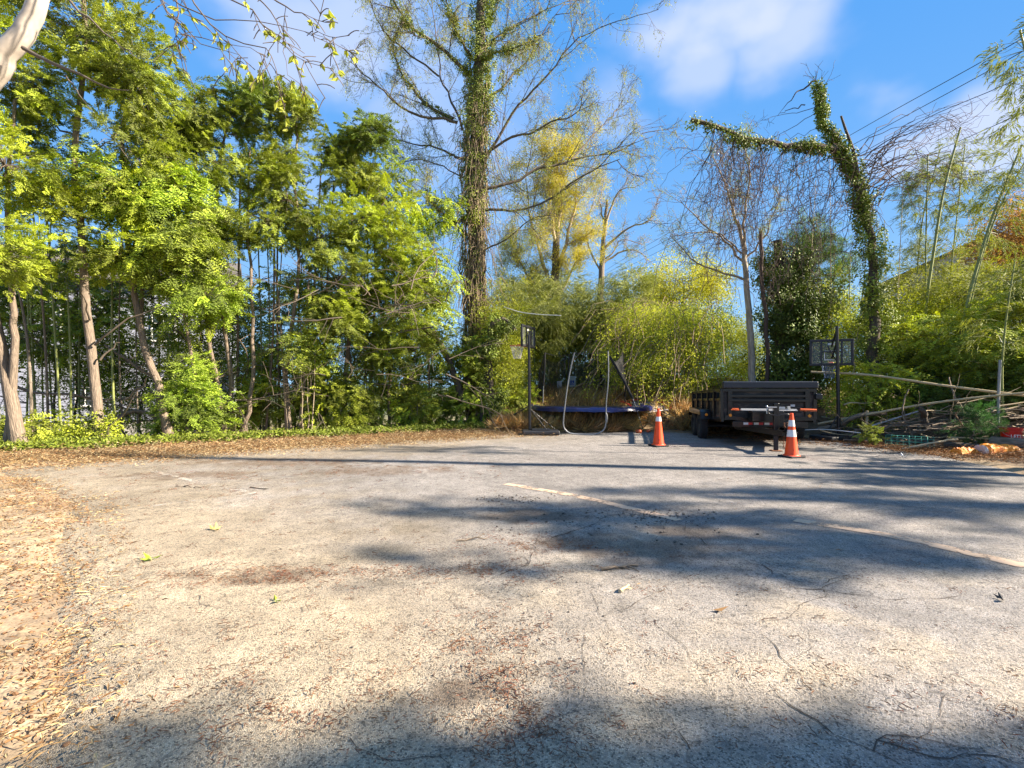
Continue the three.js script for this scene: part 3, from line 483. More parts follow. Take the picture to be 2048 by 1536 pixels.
// thin bare poles of bamboo among the trunks
function culm(label, group, d, pts, r, o = {}) {
  const s = pts.map(([x, y, dd]) => W(x, y, dd ?? d)); if (o.grounded !== false) s[0].y = terrain(s[0].x, s[0].z) - 0.05;
  const t = thing(o.name ?? 'thin_bamboo', label, 'bamboo', s[0], group), m = new MB(s[0]), p = spline(s, 14), q = [];
  const L = p.length; for (let i = 0; i < L; i++) q.push(mix(r, r * 0.5, i / L));
  m.tube(p, q, 6); for (let i = 1; i < L; i += 1) m.tube([p[i].clone().lerp(p[i - 1], 0.06), p[i].clone().lerp(p[i - 1], 0.0)], q[i] * 1.25, 6, false);
  m.build('stem', o.mat ?? M.culm, t);
  if (o.leaves) {
    const lv = new Leaves(s[0]), tw = new MB(s[0]);
    for (let k = 0; k < o.leaves; k++) { const i = Math.floor(mix(o.from ?? 0.35, 0.999, Math.sqrt(rnd())) * (L - 1)), a = p[i], dd = V(gauss(), gauss() * 0.35 + 0.3, gauss()).normalize(), len = rr(0.3, 1.0) * (o.reach ?? 1); const b = a.clone().addScaledVector(dd, len); tw.tube(arc(a, b, 0.1, 3, 0.04), [0.007, 0.003], 3, false); for (let j = 0; j < 3; j++) lv.put(a.clone().lerp(b, rr(0.5, 1)), dd.clone().add(V(gauss() * 0.5, -0.4, gauss() * 0.5)), (o.s ?? 0.75) * rr(0.7, 1.2), tone(0.25, 0.4)); }
    tag(tw.build('twigs', M.culm, t), null, null, null, 'stuff'); lv.build('foliage', 'bamboo', M.bamboo, t, Math.floor(rnd() * 4));
  }
  return t;
}
srand(900);
for (const [x, d, x2, y2, r] of [[52, 15.5, 44, 420, 0.035], [74, 16, 66, 430, 0.035], [98, 14.6, 72, 400, 0.045], [124, 14.2, 98, 420, 0.04], [142, 14.4, 128, 430, 0.04], [110, 17, 104, 450, 0.03], [160, 16.5, 152, 450, 0.03], [88, 16.8, 84, 430, 0.03], [246, 15, 240, 440, 0.035], [276, 16, 268, 460, 0.03], [362, 16, 340, 430, 0.035], [420, 17, 410, 430, 0.03], [520, 17.2, 516, 420, 0.03], [536, 17.5, 530, 400, 0.03], [552, 18, 556, 430, 0.03], [640, 18.5, 636, 420, 0.03], [656, 18.2, 648, 430, 0.03], [312, 17, 306, 470, 0.03], [402, 16.8, 398, 420, 0.045], [532, 16.6, 546, 300, 0.05], [560, 17.2, 566, 330, 0.045], [628, 17, 634, 330, 0.05], [652, 17.4, 662, 350, 0.045], [476, 17, 474, 330, 0.045], [718, 18, 726, 400, 0.04], [590, 17.5, 604, 420, 0.04], [230, 14.6, 214, 500, 0.035], [66, 14, 40, 500, 0.05]])
  { const tan = r > 0.039 && d > 14.5, gr = x % 3; culm(tan ? 'slender tan bare trunk standing back among the left cypress trunks' : gr ? 'thin green bamboo pole among the left tree trunks' : 'thin grey bare pole among the left tree trunks', tan ? 'slender tan trunks among the cypress row' : gr ? 'thin green bamboo poles among the left trunks' : 'thin grey poles among the left trunks', d, [[x, 890], [mix(x, x2, 0.5) + rr(-11, 11), 680 + rr(-60, 60)], [x2 + rr(-14, 14), y2 + rr(-40, 40)]], r * rr(0.7, 1.2), { name: tan ? 'slender_tree' : gr ? 'thin_bamboo' : 'thin_pole', mat: tan ? M.barkRed : gr ? M.culm : M.barkGrey }); }
// dead limbs lying and leaning low among the trunks
function deadBranch(label, d, pts, r, o = {}) { const s = pts.map(([x, y, dd]) => W(x, y, dd ?? d)), m = new MB(s[0]); m.tube(wander(spline(s, 12), o.w ?? 0.02), [r, r * (o.taper ?? 0.55)], 7); if (o.twigs) for (let i = 0; i < o.twigs; i++) { const k = 2 + Math.floor(rnd() * 9), p = spline(s, 12)[k]; grow(m, p, V(gauss(), Math.abs(gauss()) * 0.5, gauss()), rr(0.5, 1.1), r * 0.35, 1, { kids: { 1: 4 }, wob: 0.3 }); } const b = m.build(o.name ?? 'dead_branch', o.mat ?? M.deadwood); b.position.copy(s[0]); return tag(b, label, o.cat ?? 'branch', o.group); }
deadBranch('arched fallen limb low between the second and third left trunks', 14.9, [[150, 880], [225, 840], [270, 822], [310, 832], [336, 870]], 0.07);
deadBranch('long horizontal dead limb crossing behind the left trunks', 15, [[25, 770], [70, 785], [140, 788], [210, 800], [300, 790]], 0.045, { twigs: 5 });
deadBranch('forked grey limb leaning against the third left trunk', 14.7, [[382, 868], [372, 820], [330, 770], [275, 735], [210, 690]], 0.06, { twigs: 6 });
deadBranch('thick dark broken branch leaning beside the ivy trunk', 18.2, [[925, 800], [912, 760], [890, 705], [865, 670], [840, 650]], 0.13, { mat: M.barkDark, taper: 0.7 });
deadBranch('crooked pale stump branch below the leaning broken branch', 18.4, [[962, 838], [950, 815], [940, 800]], 0.09, { mat: M.barkGrey, taper: 0.8 });
// tangle of bare twigs behind the row
{
  const o = V(-9, 0, -18), m = new MB(o); srand(444);
  for (let i = 0; i < 150; i++) { const d = rr(14.5, 21), p = W(rr(0, 900), rr(540, 840), d); grow(m, p, V(gauss(), gauss() * 0.25, gauss() * 0.4), rr(0.8, 2.2), rr(0.012, 0.03), 1, { kids: { 1: 7 }, wob: 0.25, lift: 0.02, droop: 0.05 }); }
  const b = m.build('twig_tangle', M.twig); b.position.copy(o); tag(b, 'tangle of thin bare twigs filling the shade behind the left trunks', 'twigs', null, 'stuff');
}
// undergrowth
const shrub = (label, seed, d, px, py, rx, ry, k, o = {}) => plant({ name: o.name ?? 'shrub', cat: 'shrub', label, seed, leaf: o.leaf ?? 'broad', mat: o.mat ?? M.shrub, size: o.size ?? 0.85, droop: o.droop ?? 0.2, limb: 0.012, spread: 0.2, woodName: 'stems', leafName: 'foliage', bark: M.twigPale, gap: o.gap ?? -0.2, yel: o.yel ?? 0.4, group: o.group,
  stems: [-0.4, 0, 0.4].map((s) => stem(d, [[px + s * rx * 0.5, py + ry], [px + s * rx, py]], 0.02, 0.01, { sides: 4, n: 5 })), blobs: [{ p: [px, py, d], r: [rx, ry], k, m: 8, tone: o.tone }, ...(o.more ?? []).map(([x, y, a, b, kk, tn]) => ({ p: [x, y, d + 0.3], r: [a, b], k: kk, m: 8, tone: tn ?? o.tone }))] });
shrub('sunlit green bush at the foot of the third left trunk', 21, 14.7, 385, 800, 48, 45, 34, { tone: [0.8, 0.95, 0.9], more: [[410, 850, 40, 20, 12], [370, 740, 40, 40, 16], [340, 850, 40, 20, 10]] });
shrub('low leafy shrub round the foot of the second left trunk', 22, 13.1, 185, 862, 42, 24, 16, { leaf: 'ivy', mat: M.ivy, tone: [1.8, 1.6, 1], size: 0.7 });
shrub('shady low shrub beside the nearest left trunk', 23, 13.2, 85, 860, 50, 28, 24, {});
shrub('leafy bush between the nearest left trunk and the frame edge', 24, 13, -30, 850, 50, 40, 20, {});
shrub('bright bush left of the cypress with the square top', 25, 17, 530, 800, 40, 55, 30, { more: [[505, 720, 40, 50, 20]] });
shrub('big sunlit bush between the middle cypress trunks', 26, 17, 640, 790, 46, 60, 46, { more: [[640, 720, 40, 40, 20], [610, 840, 50, 22, 16]] });
shrub('leafy bush right of the double cypress trunk', 27, 17.4, 720, 790, 36, 60, 32, { more: [[725, 840, 30, 20, 10]] });
shrub('ivy covered bush below the drooping cypress', 28, 18.2, 800, 800, 45, 50, 34, { leaf: 'ivy', mat: M.ivy, tone: [1.5, 1.4, 1] });
shrub('shaded bush behind the leaning broken branch', 29, 19.2, 890, 800, 50, 50, 30, { tone: [0.8, 0.85, 0.9] });
shrub('leafy bush in front of the pair of slim straight trunks', 33, 16.2, 462, 825, 32, 40, 22, { tone: [0.95, 1.05, 1] });
shrub('tall sunlit sapling leaves right of the square topped cypress', 34, 16.2, 615, 700, 40, 60, 26, { tone: [1.05, 1.1, 0.9] });
shrub('bright bush at the foot of the right end cypress', 35, 17, 690, 810, 34, 44, 26, { tone: [1.1, 1.1, 0.9] });
shrub('green bush at the foot of the several stemmed cypress', 36, 17.4, 835, 815, 36, 40, 26, { tone: [1.05, 1.05, 0.9] });
shrub('ivy and brush round the foot of the tall ivy tree', 30, 18.6, 935, 770, 50, 70, 50, { tone: [0.95, 1, 0.9], more: [[950, 690, 45, 60, 36], [900, 830, 60, 24, 18]] });
shrub('yellow green brush climbing beside the tall ivy tree', 31, 18.9, 1005, 720, 40, 70, 44, { leaf: 'small', tone: [1.25, 1.15, 0.8], more: [[1010, 640, 45, 50, 26], [1025, 820, 40, 30, 20]] });
shrub('sunlit leafy bush behind the base of the left basketball hoop', 32, 18.4, 1030, 815, 30, 34, 22, { tone: [1.2, 1.2, 0.9] });
// darker thicket some metres behind the row
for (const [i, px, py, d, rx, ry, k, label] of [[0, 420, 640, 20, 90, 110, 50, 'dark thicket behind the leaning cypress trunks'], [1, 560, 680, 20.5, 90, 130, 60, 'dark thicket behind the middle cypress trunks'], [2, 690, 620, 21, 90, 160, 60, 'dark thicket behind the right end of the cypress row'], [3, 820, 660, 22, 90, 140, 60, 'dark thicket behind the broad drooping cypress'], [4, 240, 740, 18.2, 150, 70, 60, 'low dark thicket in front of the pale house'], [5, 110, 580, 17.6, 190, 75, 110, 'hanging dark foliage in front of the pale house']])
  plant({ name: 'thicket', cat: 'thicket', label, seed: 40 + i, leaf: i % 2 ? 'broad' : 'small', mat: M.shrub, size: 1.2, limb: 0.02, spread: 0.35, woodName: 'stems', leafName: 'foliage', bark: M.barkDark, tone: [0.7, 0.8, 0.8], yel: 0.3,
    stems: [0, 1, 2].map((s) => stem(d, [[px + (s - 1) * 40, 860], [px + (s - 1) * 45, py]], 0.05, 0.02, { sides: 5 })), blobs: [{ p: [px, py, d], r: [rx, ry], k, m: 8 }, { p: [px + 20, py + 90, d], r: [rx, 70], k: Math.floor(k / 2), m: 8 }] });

// ================================================================ the tall ivy covered tree in the middle
{
  srand(321);
  const d = 19.8, trunk = [[948, 850], [950, 760], [952, 640], [950, 520], [948, 420], [950, 300], [955, 200], [958, 100], [965, -20], [970, -200]].map(([x, y]) => W(x, y, d)); trunk[0].y = -0.1;
  const t = thing('ivy_tree', 'tall spreading tree with ivy wrapped trunk and sparse young leaves in the middle', 'tree', trunk[0]), o = trunk[0];
  const tp = wander(spline(trunk, 26), 0.04), tw = new MB(o), br = new MB(o), iv = new Leaves(o), lf = new Leaves(o), vn = new MB(o);
  tw.tube(tp, tp.map((_, i) => mix(0.29, 0.15, i / 26)), 12); tw.build('trunk', M.barkDark, t);
  const limbs = [
    [[[940, 153], [881, 94], [824, 56], [803, 28], [770, -40]], 0.11, 1], [[[906, 237], [862, 216], [824, 178], [803, 147], [788, 100], [800, 50], [825, -10]], 0.09, 0.8], [[[915, 245], [881, 237], [824, 228], [787, 203], [762, 178], [728, 150], [690, 100]], 0.08, 0], [[[925, 260], [905, 212], [898, 187], [881, 156], [875, 94], [865, 31], [860, -40]], 0.07, 0], [[[878, 153], [812, 103], [762, 56], [740, 0]], 0.05, 0], [[[930, 320], [903, 309], [871, 294], [818, 287], [770, 270]], 0.08, 0], [[[943, 115], [915, 69], [900, 28], [880, -30]], 0.09, 0.8],
    [[[965, 100], [1000, 70], [1040, 45], [1140, 0]], 0.09, 0.5], [[[965, 330], [1000, 270], [1035, 215], [1065, 181], [1118, 122], [1149, 84], [1205, 52]], 0.08, 0], [[[965, 200], [1000, 180], [1024, 150], [1055, 119], [1086, 62], [1130, 6]], 0.08, 0.3], [[[965, 310], [1024, 275], [1065, 262], [1111, 240], [1149, 231], [1176, 194]], 0.07, 0], [[[960, 380], [1024, 365], [1071, 340], [1133, 325], [1180, 312], [1243, 303], [1285, 266]], 0.09, 0.1], [[[962, 420], [1000, 420], [1024, 422], [1080, 409], [1149, 362], [1193, 337], [1240, 318]], 0.08, 0], [[[1143, 319], [1186, 272], [1218, 237], [1246, 200]], 0.05, 0],
    [[[965, 120], [990, 105], [1024, 98], [1080, 70]], 0.08, 0.9], [[[958, 60], [985, 30], [1005, -20]], 0.08, 0.4], [[[935, 470], [900, 440], [860, 400], [850, 370]], 0.06, 0.4], [[[935, 360], [880, 330], [830, 320], [790, 330]], 0.04, 0], [[[965, 500], [1010, 480], [1060, 440], [1100, 430]], 0.05, 0], [[[948, 420], [900, 450], [875, 445], [850, 470]], 0.09, 0]];
  const opt = { kids: { 3: 8, 2: 6, 1: 4 }, wob: 0.16, lift: 0.03, droop: 0.12, fwd: 0.95, leafy: 0.4, per: 2, ls: 0.8 };
  limbs.forEach(([pts, r, ivy], li) => {
    const s = (li % 2 ? 1 : -1) * rr(0.5, 2.6), p = wander(spline(pts.map(([x, y], i) => W(x, y, d + s * (i / (pts.length - 1)))), 14), 0.03), L = p.reduce((a, q, i) => i ? a + q.distanceTo(p[i - 1]) : 0, 0);
    br.tube(p, [r * 0.72, 0.012], 6, false);
    twigs(br, p, L * 0.55, r * 0.5, 3, opt, lf);
    if (ivy) for (let i = 0; i < 90 * ivy; i++) { const k = Math.pow(rnd(), 1.2) * (p.length - 2), a = p[Math.floor(k)].clone().lerp(p[Math.floor(k) + 1], rnd()), u = rdir(); iv.put(a.clone().addScaledVector(u, r * 0.7), u.add(V(0, -0.2, 0)), rr(0.5, 0.85), tone(0.3, 0.5)); }
  });
  tag(br.build('limbs', M.limbDark, t), null, null, null, 'stuff');
  for (let i = 0; i < 1000; i++) { const k = Math.pow(rnd(), 0.75) * 25, a = tp[Math.floor(k)].clone().lerp(tp[Math.floor(k) + 1], rnd()), h = a.y, u = V(gauss(), gauss() * 0.3, gauss()).normalize(); if (h > 3.5 && h < 8.2 && rnd() < 0.55) continue; iv.put(a.clone().addScaledVector(u, mix(0.36, 0.24, k / 25) * rr(0.8, 1.8)), u, rr(0.5, 1.0), tone(0.35, 0.7)); }
  for (let i = 0; i < 150; i++) { const k = rr(11, 20), a = tp[Math.floor(k)].clone(), u = V(gauss(), gauss() * 0.3, gauss()).normalize(); iv.put(a.addScaledVector(u, rr(0.3, 0.85)), u.add(V(0, -0.5, 0)), rr(0.6, 1), [1.9, 1.6, 0.8]); }
  for (let i = 0; i < 120; i++) { const k0 = rnd() * 15, a = rr(0, 6.28), pts = []; let ang = a; const n = 7; for (let j = 0; j <= n; j++) { const k = Math.min(24.9, k0 + j * rr(0.7, 1.0)), c = tp[Math.floor(k)].clone().lerp(tp[Math.floor(k) + 1], k % 1); ang += gauss() * 0.25; const q = mix(0.29, 0.18, k / 25) + Math.abs(gauss()) * 0.15; pts.push(c.add(V(Math.cos(ang) * q, 0, Math.sin(ang) * q))); } vn.tube(pts, rr(0.008, 0.026), 4, false); }
  for (let i = 0; i < 420; i++) { const k = rr(4, 18), a = tp[Math.floor(k)].clone().lerp(tp[Math.floor(k) + 1], rnd()), u = V(gauss(), 0, gauss()).normalize(), b = a.clone().addScaledVector(u, rr(0.5, 1.3)); b.y -= rr(0.4, 2.2); vn.tube(arc(a.addScaledVector(u, 0.3), b, 0.2, 5, 0.05), rr(0.005, 0.012), 3, false); }
  tag(vn.build('vine', M.vine, t), null, null, null, 'stuff'); iv.build('ivy', 'ivy', M.ivy, t, 1); lf.build('crown', 'willow', M.willow, t, 2);
}
// ================================================================ trees behind the trampoline
function bareTree(name, label, d, pts, r0, r1, limbs, o = {}) {
  srand(o.seed ?? 7); const s = pts.map(([x, y]) => W(x, y, d)); s[0].y = terrain(s[0].x, s[0].z) - 0.1;
  const t = thing(name, label, 'tree', s[0]), tw = new MB(s[0]), br = new MB(s[0]), lf = new Leaves(s[0]), tp = wander(spline(s, 16), o.w ?? 0.04);
  tw.tube(tp, [r0, r1], 8); tw.build('trunk', o.bark ?? M.barkGrey, t);
  const opt = { kids: { 3: 7, 2: 7, 1: 5 }, wob: 0.2, lift: 0.06, fwd: 1, leafy: 0.4, ...o.opt };
  for (const [q, r] of limbs) { const e = rr(-1.6, 1.6), p = wander(spline(q.map(([x, y], i) => W(x, y, d + e * i / q.length)), 10), 0.04), L = p.reduce((a, b, i) => i ? a + b.distanceTo(p[i - 1]) : 0, 0); br.tube(p, [r, 0.012], 5, false); twigs(br, p, L * 0.6, r * 0.5, o.lvl ?? 3, opt, lf); }
  tag(br.build('limbs', o.branchMat ?? M.twigPale, t), null, null, null, 'stuff'); lf.build('crown', o.leaf ?? 'willow', o.mat ?? M.willow, t, o.k ?? 0);
  return t;
}
bareTree('yellow_tree', 'spring tree with glowing yellow leaves right of the tall ivy tree', 27, [[1108, 820], [1110, 640], [1112, 500], [1116, 400], [1110, 300]], 0.3, 0.06,
  [[[[1112, 600], [1085, 520], [1060, 430], [1050, 350]], 0.12], [[[1112, 560], [1135, 480], [1150, 400], [1150, 330]], 0.12], [[[1112, 500], [1100, 400], [1090, 300]], 0.1], [[[1112, 470], [1125, 390], [1120, 310]], 0.1], [[[1110, 620], [1060, 560], [1020, 480]], 0.1], [[[1112, 600], [1150, 530], [1175, 460]], 0.08], [[[1112, 640], [1070, 600], [1010, 560]], 0.08]],
  { seed: 71, leaf: 'small', mat: M.yellow, bark: M.barkDark, branchMat: M.twigPale, opt: { kids: { 3: 12, 2: 10, 1: 7 }, leafy: 0.5, per: 1, ls: 0.9, lift: 0.12, fwd: 0.8, wob: 0.25 } });
bareTree('bare_tree', 'bare tree with pale branches behind the trampoline', 30, [[1196, 820], [1196, 640], [1204, 540], [1208, 460], [1214, 400]], 0.25, 0.07,
  [[[[1200, 540], [1170, 470], [1190, 400], [1185, 370]], 0.06], [[[1206, 480], [1220, 420], [1240, 380], [1270, 375]], 0.08], [[[1206, 500], [1250, 460], [1290, 445], [1310, 430]], 0.08], [[[1204, 530], [1240, 505], [1270, 500], [1310, 530]], 0.07], [[[1208, 450], [1200, 400], [1205, 370]], 0.06], [[[1206, 520], [1230, 500], [1240, 480], [1290, 490]], 0.05]], { seed: 72, opt: { leafy: 0.05, wob: 0.3 } });
bareTree('slim_tree', 'slim pale trunk with sparse leaves left of the trailer tarp housing', 18.6, [[1506, 850], [1503, 720], [1497, 620], [1490, 530], [1488, 490]], 0.14, 0.08,
  [[[[1489, 500], [1470, 430], [1450, 370], [1425, 310]], 0.07], [[[1490, 560], [1440, 545], [1390, 520], [1340, 470]], 0.05], [[[1492, 540], [1460, 490], [1410, 450], [1360, 400]], 0.05], [[[1488, 490], [1490, 420], [1500, 340], [1490, 300]], 0.05], [[[1489, 510], [1440, 470], [1370, 465]], 0.035], [[[1490, 520], [1530, 470], [1560, 400]], 0.04]], { seed: 73, w: 0.012, leaf: 'small', mat: M.shrub, bark: M.barkPale, opt: { kids: { 3: 8, 2: 6, 1: 4 }, leafy: 0.3, per: 1, ls: 0.45, wob: 0.22 } });
plant({ name: 'leafy_tree', label: 'rounded yellow green tree behind the dry vine thicket', seed: 74, leaf: 'small', mat: M.shrub, size: 1.5, limb: 0.06, spread: 0.4, tone: [1.55, 1.3, 0.7], stems: [stem(28, [[1375, 830], [1372, 700], [1365, 600]], 0.25, 0.1)],
  blobs: [{ p: [1370, 580, 27.5], r: [70, 50], k: 46, m: 9 }, { p: [1320, 600, 28], r: [50, 50], k: 28, m: 9 }, { p: [1410, 570, 28], r: [30, 40], k: 14, m: 9 }, { p: [1370, 690, 27], r: [110, 70], k: 40, m: 9, tone: [1, 1, 0.8] }] });
// bamboo grove in the background, between the ivy tree and the vine thicket
srand(555);
for (let i = 0; i < 22; i++) { const x = mix(985, 1300, (i + rnd() * 0.8) / 22), d = rr(20.5, 24.5), y2 = rr(520, 640) + Math.abs(x - 1190) * 0.1; culm('feathery yellow green bamboo cane in the grove behind the trampoline', 'bamboo canes in the grove behind the trampoline', d, [[x, 815], [x + rr(-8, 8), 690], [x + rr(-30, 30), y2]], rr(0.018, 0.03), { name: 'bamboo_cane', leaves: 72, from: 0.12, reach: 1.1, s: 1.0 }); }
for (const [i, px, py, d, rx, ry, k, tone_, label] of [[0, 1010, 700, 21.5, 60, 80, 46, [1.35, 1.3, 0.8], 'yellowish bush behind the left basketball hoop'], [1, 1100, 720, 23.4, 90, 80, 60, [1.4, 1.35, 0.8], 'bush behind the left half of the trampoline net'], [2, 1220, 720, 23.4, 80, 80, 56, [1.5, 1.35, 0.7], 'bush behind the right half of the trampoline net'], [3, 1440, 790, 21, 60, 50, 30, [1.3, 1.3, 0.8], 'low sunlit bush behind the left side of the trailer']])
  plant({ name: 'background_bush', cat: 'bush', label, seed: 80 + i, leaf: i % 2 ? 'small' : 'broad', mat: M.shrub, size: 1.15, limb: 0.02, spread: 0.32, woodName: 'stems', leafName: 'foliage', bark: M.twigPale, tone: tone_, yel: 0.5,
    stems: [0, 1, 2].map((s) => stem(d, [[px + (s - 1) * 30, 830], [px + (s - 1) * 35, py]], 0.03, 0.015, { sides: 5 })), blobs: [{ p: [px, py, d], r: [rx, ry], rz: 1, k, m: 9 }, { p: [px, py + 50, d - 0.2], r: [rx, 40], rz: 0.9, k: Math.floor(k * 0.5), m: 8 }] });
// ivy arch: old vine covered stumps under the tree
plant({ name: 'ivy_stump', cat: 'stump', label: 'dark ivy covered arching stump left of the basketball hoop', seed: 90, leaf: 'ivy', mat: M.ivy, bark: M.barkDark, size: 0.8, limb: 0, spread: 0.12, woodName: 'trunk', leafName: 'ivy', stems: [stem(18, [[982, 848], [980, 760], [978, 680], [990, 645], [1010, 640], [1030, 660]], 0.14, 0.07), stem(18.1, [[962, 848], [968, 760], [976, 700]], 0.1, 0.06)],
  blobs: [{ p: [985, 780, 18], r: [26, 60], rz: 0.3, k: 26, m: 5 }, { p: [985, 690, 18], r: [24, 50], rz: 0.3, k: 22, m: 5 }, { p: [1005, 648, 18], r: [26, 16], rz: 0.3, k: 12, m: 5 }, { p: [970, 820, 18], r: [40, 30], rz: 0.4, k: 16, m: 5, tone: [1.5, 1.4, 1] }] });
// ================================================================ drooping vine thicket over dry grass, left of the trailer
{
  srand(654); const o = V(7, 0, -19.5), m = new MB(o), lv = new Leaves(o), st = new Leaves(o), t = thing('vine_thicket', 'mound of drooping brown vines with yellow green leaves left of the trailer', 'thicket', o);
  for (let i = 0; i < 420; i++) { const c = W(rr(1230, 1450), rr(600, 760), rr(18.6, 22)), e = c.clone().add(V(rr(-2.2, 0.5), rr(-2.4, -0.6), rr(0.1, 1.4))); e.y = Math.max(0.5, e.y); m.tube(arc(c, e, rr(0.1, 0.3), 6, 0.03), rr(0.006, 0.014), 3, false); if (rnd() < 0.75) for (let j = 0; j < 3; j++) lv.put(c.clone().lerp(e, rr(0, 0.8)).add(V(gauss() * 0.2, gauss() * 0.2, gauss() * 0.2)), V(gauss(), gauss() * 0.4 - 0.3, gauss() + 0.6), rr(0.7, 1.15), tone(0.3, 0.6)); }
  for (let i = 0; i < 1100; i++) { const a = Math.pow(rnd(), 0.6), c = W(mix(1350, rr(1180, 1480), a), mix(620, 800, rnd()), rr(19, 22.5)); lv.put(c, V(gauss(), gauss() * 0.5 - 0.2, gauss() + 0.5), rr(0.8, 1.3), tone(0.3, 0.5)); }
  tag(m.build('stems', M.vine, t), null, null, null, 'stuff'); lv.build('foliage', 'small', leafM(0.40, 0.46, 0.04, 0.45), t, 3);
}
{
  srand(655); const lv = new Leaves();
  for (let i = 0; i < 5200; i++) { const x = rr(-0.5, 8.4), z = -rr(16.6, 21.5); if (lotDist(x, z) < 0.15) continue; if (x > 3.7 && x < 5.5 && z > -19 && rnd() < 0.9) continue; if (x > 1.6 && x < 2.7 && z < -19 && rnd() < 0.6) continue; const y = terrain(x, z), u = V(rr(-1.2, 0.9), rr(0.1, 1.3), rr(-0.2, 1.3)); const h = rr(0.45, 1.25); lv.put(V(x, y + rr(-0.05, 0.12 + 0.25 * sstep(3, 5, x) * sstep(8, 6, x)), z), u, rr(0.6, 1.25), [h, h * rr(0.85, 1.02), h * rr(0.7, 1)]); }
  tag(lv.build('dry_grass', 'straw', M.straw, null, 1), 'tangled straw coloured dry grass and dead stems on the bank behind the trampoline', 'dry grass', null, 'stuff');
}
// ================================================================ right side: broken ivy trunk with cascades of bare vines
{
  srand(987); const d = 15.8, tr = [[1748, 850], [1747, 740], [1748, 600], [1738, 480], [1722, 390], [1695, 325], [1672, 285], [1648, 240], [1640, 200], [1632, 162]].map(([x, y]) => W(x, y, d)); tr[0].y = -0.05;
  const o = tr[0], t = thing('ivy_snag', 'broken ivy wrapped tree with a long limb bent to the left', 'tree', o), tw = new MB(o), iv = new Leaves(o), br = new MB(o);
  const tp = wander(new THREE.CatmullRomCurve3(tr, false, 'centripetal').getSpacedPoints(26), 0.04), R = tp.map((_, i) => mix(0.2, 0.035, i / 26)); tw.tube(tp, R, 10);
  const l1 = wander(spline([[1700, 330], [1670, 300], [1620, 290], [1570, 292], [1500, 278], [1440, 258], [1382, 240]].map(([x, y], i) => W(x, y, d - i * 0.1)), 16), 0.03); tw.tube(l1, [0.11, 0.06], 8);
  const st = spline([[1716, 350], [1706, 300], [1692, 262], [1682, 232]].map(([x, y]) => W(x, y, d - 0.2)), 8); tw.tube(st, [0.055, 0.03], 7);
  tw.build('trunk', M.barkDark, t);
  const clad = (p, n, rad, from = 0, taper = 0.6) => { for (let i = 0; i < n; i++) { const k = mix(from, 1, rnd()) * (p.length - 1.01), a = p[Math.floor(k)].clone().lerp(p[Math.floor(k) + 1], k % 1), u = V(gauss(), gauss() * 0.6, gauss()).normalize(); const j = k / (p.length - 1), lump = 0.8 + 1.3 * nz(j * 8, n, 0.5); if (lump < 0.55 && rnd() < 0.75) continue; iv.put(a.addScaledVector(u, rad * mix(1, taper, j) * rr(0.5, 1.7) * Math.max(0.4, lump)), u.add(V(0, -0.4, 0)), rr(0.35, 0.95), tone(0.4, 0.8)); } };
  clad(tp, 900, 0.31, 0.02, 0.16); clad(tp, 120, 0.44, 0.2, 0.4); clad(l1, 190, 0.11, 0, 0.9); clad(l1, 70, 0.22, 0.25); 
  const vine = (a, b, sag, r) => br.tube(arc(a, b, sag, 9, 0.025), [r, 0.005], 4, false);
  for (let i = 0; i < 46; i++) { const a = W(rr(1690, 1760), rr(300, 420), d + rr(-0.5, 0.5)), b = W(rr(1800, 1930), rr(225, 420), d + rr(-2, 1.5)); vine(a, b, rr(-0.05, 0.25), rr(0.008, 0.022)); grow(br, b, V(1, rr(-0.6, 0.4), gauss() * 0.4), rr(0.4, 1.2), 0.007, 1, { kids: { 1: 4 }, wob: 0.25 }); }
  for (let i = 0; i < 90; i++) { const k = Math.floor(rnd() * 15), a = l1[k], b = a.clone().add(V(rr(-1.2, 0.4), -rr(0.8, 5.2), rr(-0.6, 0.8))); vine(a, b.add(V(rr(-1.2, 1.2), 0, 0)), rr(-0.3, 0.2), rr(0.004, 0.011)); grow(br, a.clone().lerp(b, rr(0.2, 0.9)), V(gauss() * 1.4, rr(-0.8, 0.5), gauss()), rr(0.6, 1.6), 0.007, 1, { kids: { 1: 6 }, wob: 0.3, droop: 0.25 }, null); }
  for (let i = 0; i < 26; i++) { const a = tp[12 + Math.floor(rnd() * 13)], b = a.clone().add(V(rr(-2.5, 0.2), rr(-2.6, 0.3), rr(-0.8, 0.8))); vine(a, b, rr(0, 0.25), rr(0.006, 0.012)); grow(br, b, V(gauss() - 0.4, -0.8, gauss()), rr(0.4, 1), 0.006, 1, { kids: { 1: 5 }, wob: 0.3 }); }
  for (let i = 0; i < 10; i++) grow(br, tp[26 - i % 3], V(gauss() * 0.7, 1, gauss() * 0.4), rr(0.3, 0.8), 0.008, 1, { kids: { 1: 3 } });
  vine(tp[26], W(1560, 225, d), 0.08, 0.03); vine(W(1610, 210, d), W(1555, 232, d), 0.05, 0.02);
  for (let i = 0; i < 16; i++) { const a = (i % 2 ? l1 : tp)[i % 2 ? 1 + Math.floor(rnd() * 14) : 8 + Math.floor(rnd() * 12)], L = rr(0.4, 1.3); for (let j = 0; j < 7; j++) iv.put(a.clone().add(V(gauss() * 0.12, -L * j / 7, gauss() * 0.12)), V(gauss(), -0.6, gauss() + 0.3), rr(0.3, 0.6) * (1 - j * 0.07), tone(0.4, 0.8)); }
  tag(br.build('vine', M.grapevine, t), null, null, null, 'stuff'); iv.build('ivy', 'ivy', M.ivy, t, 2);
}
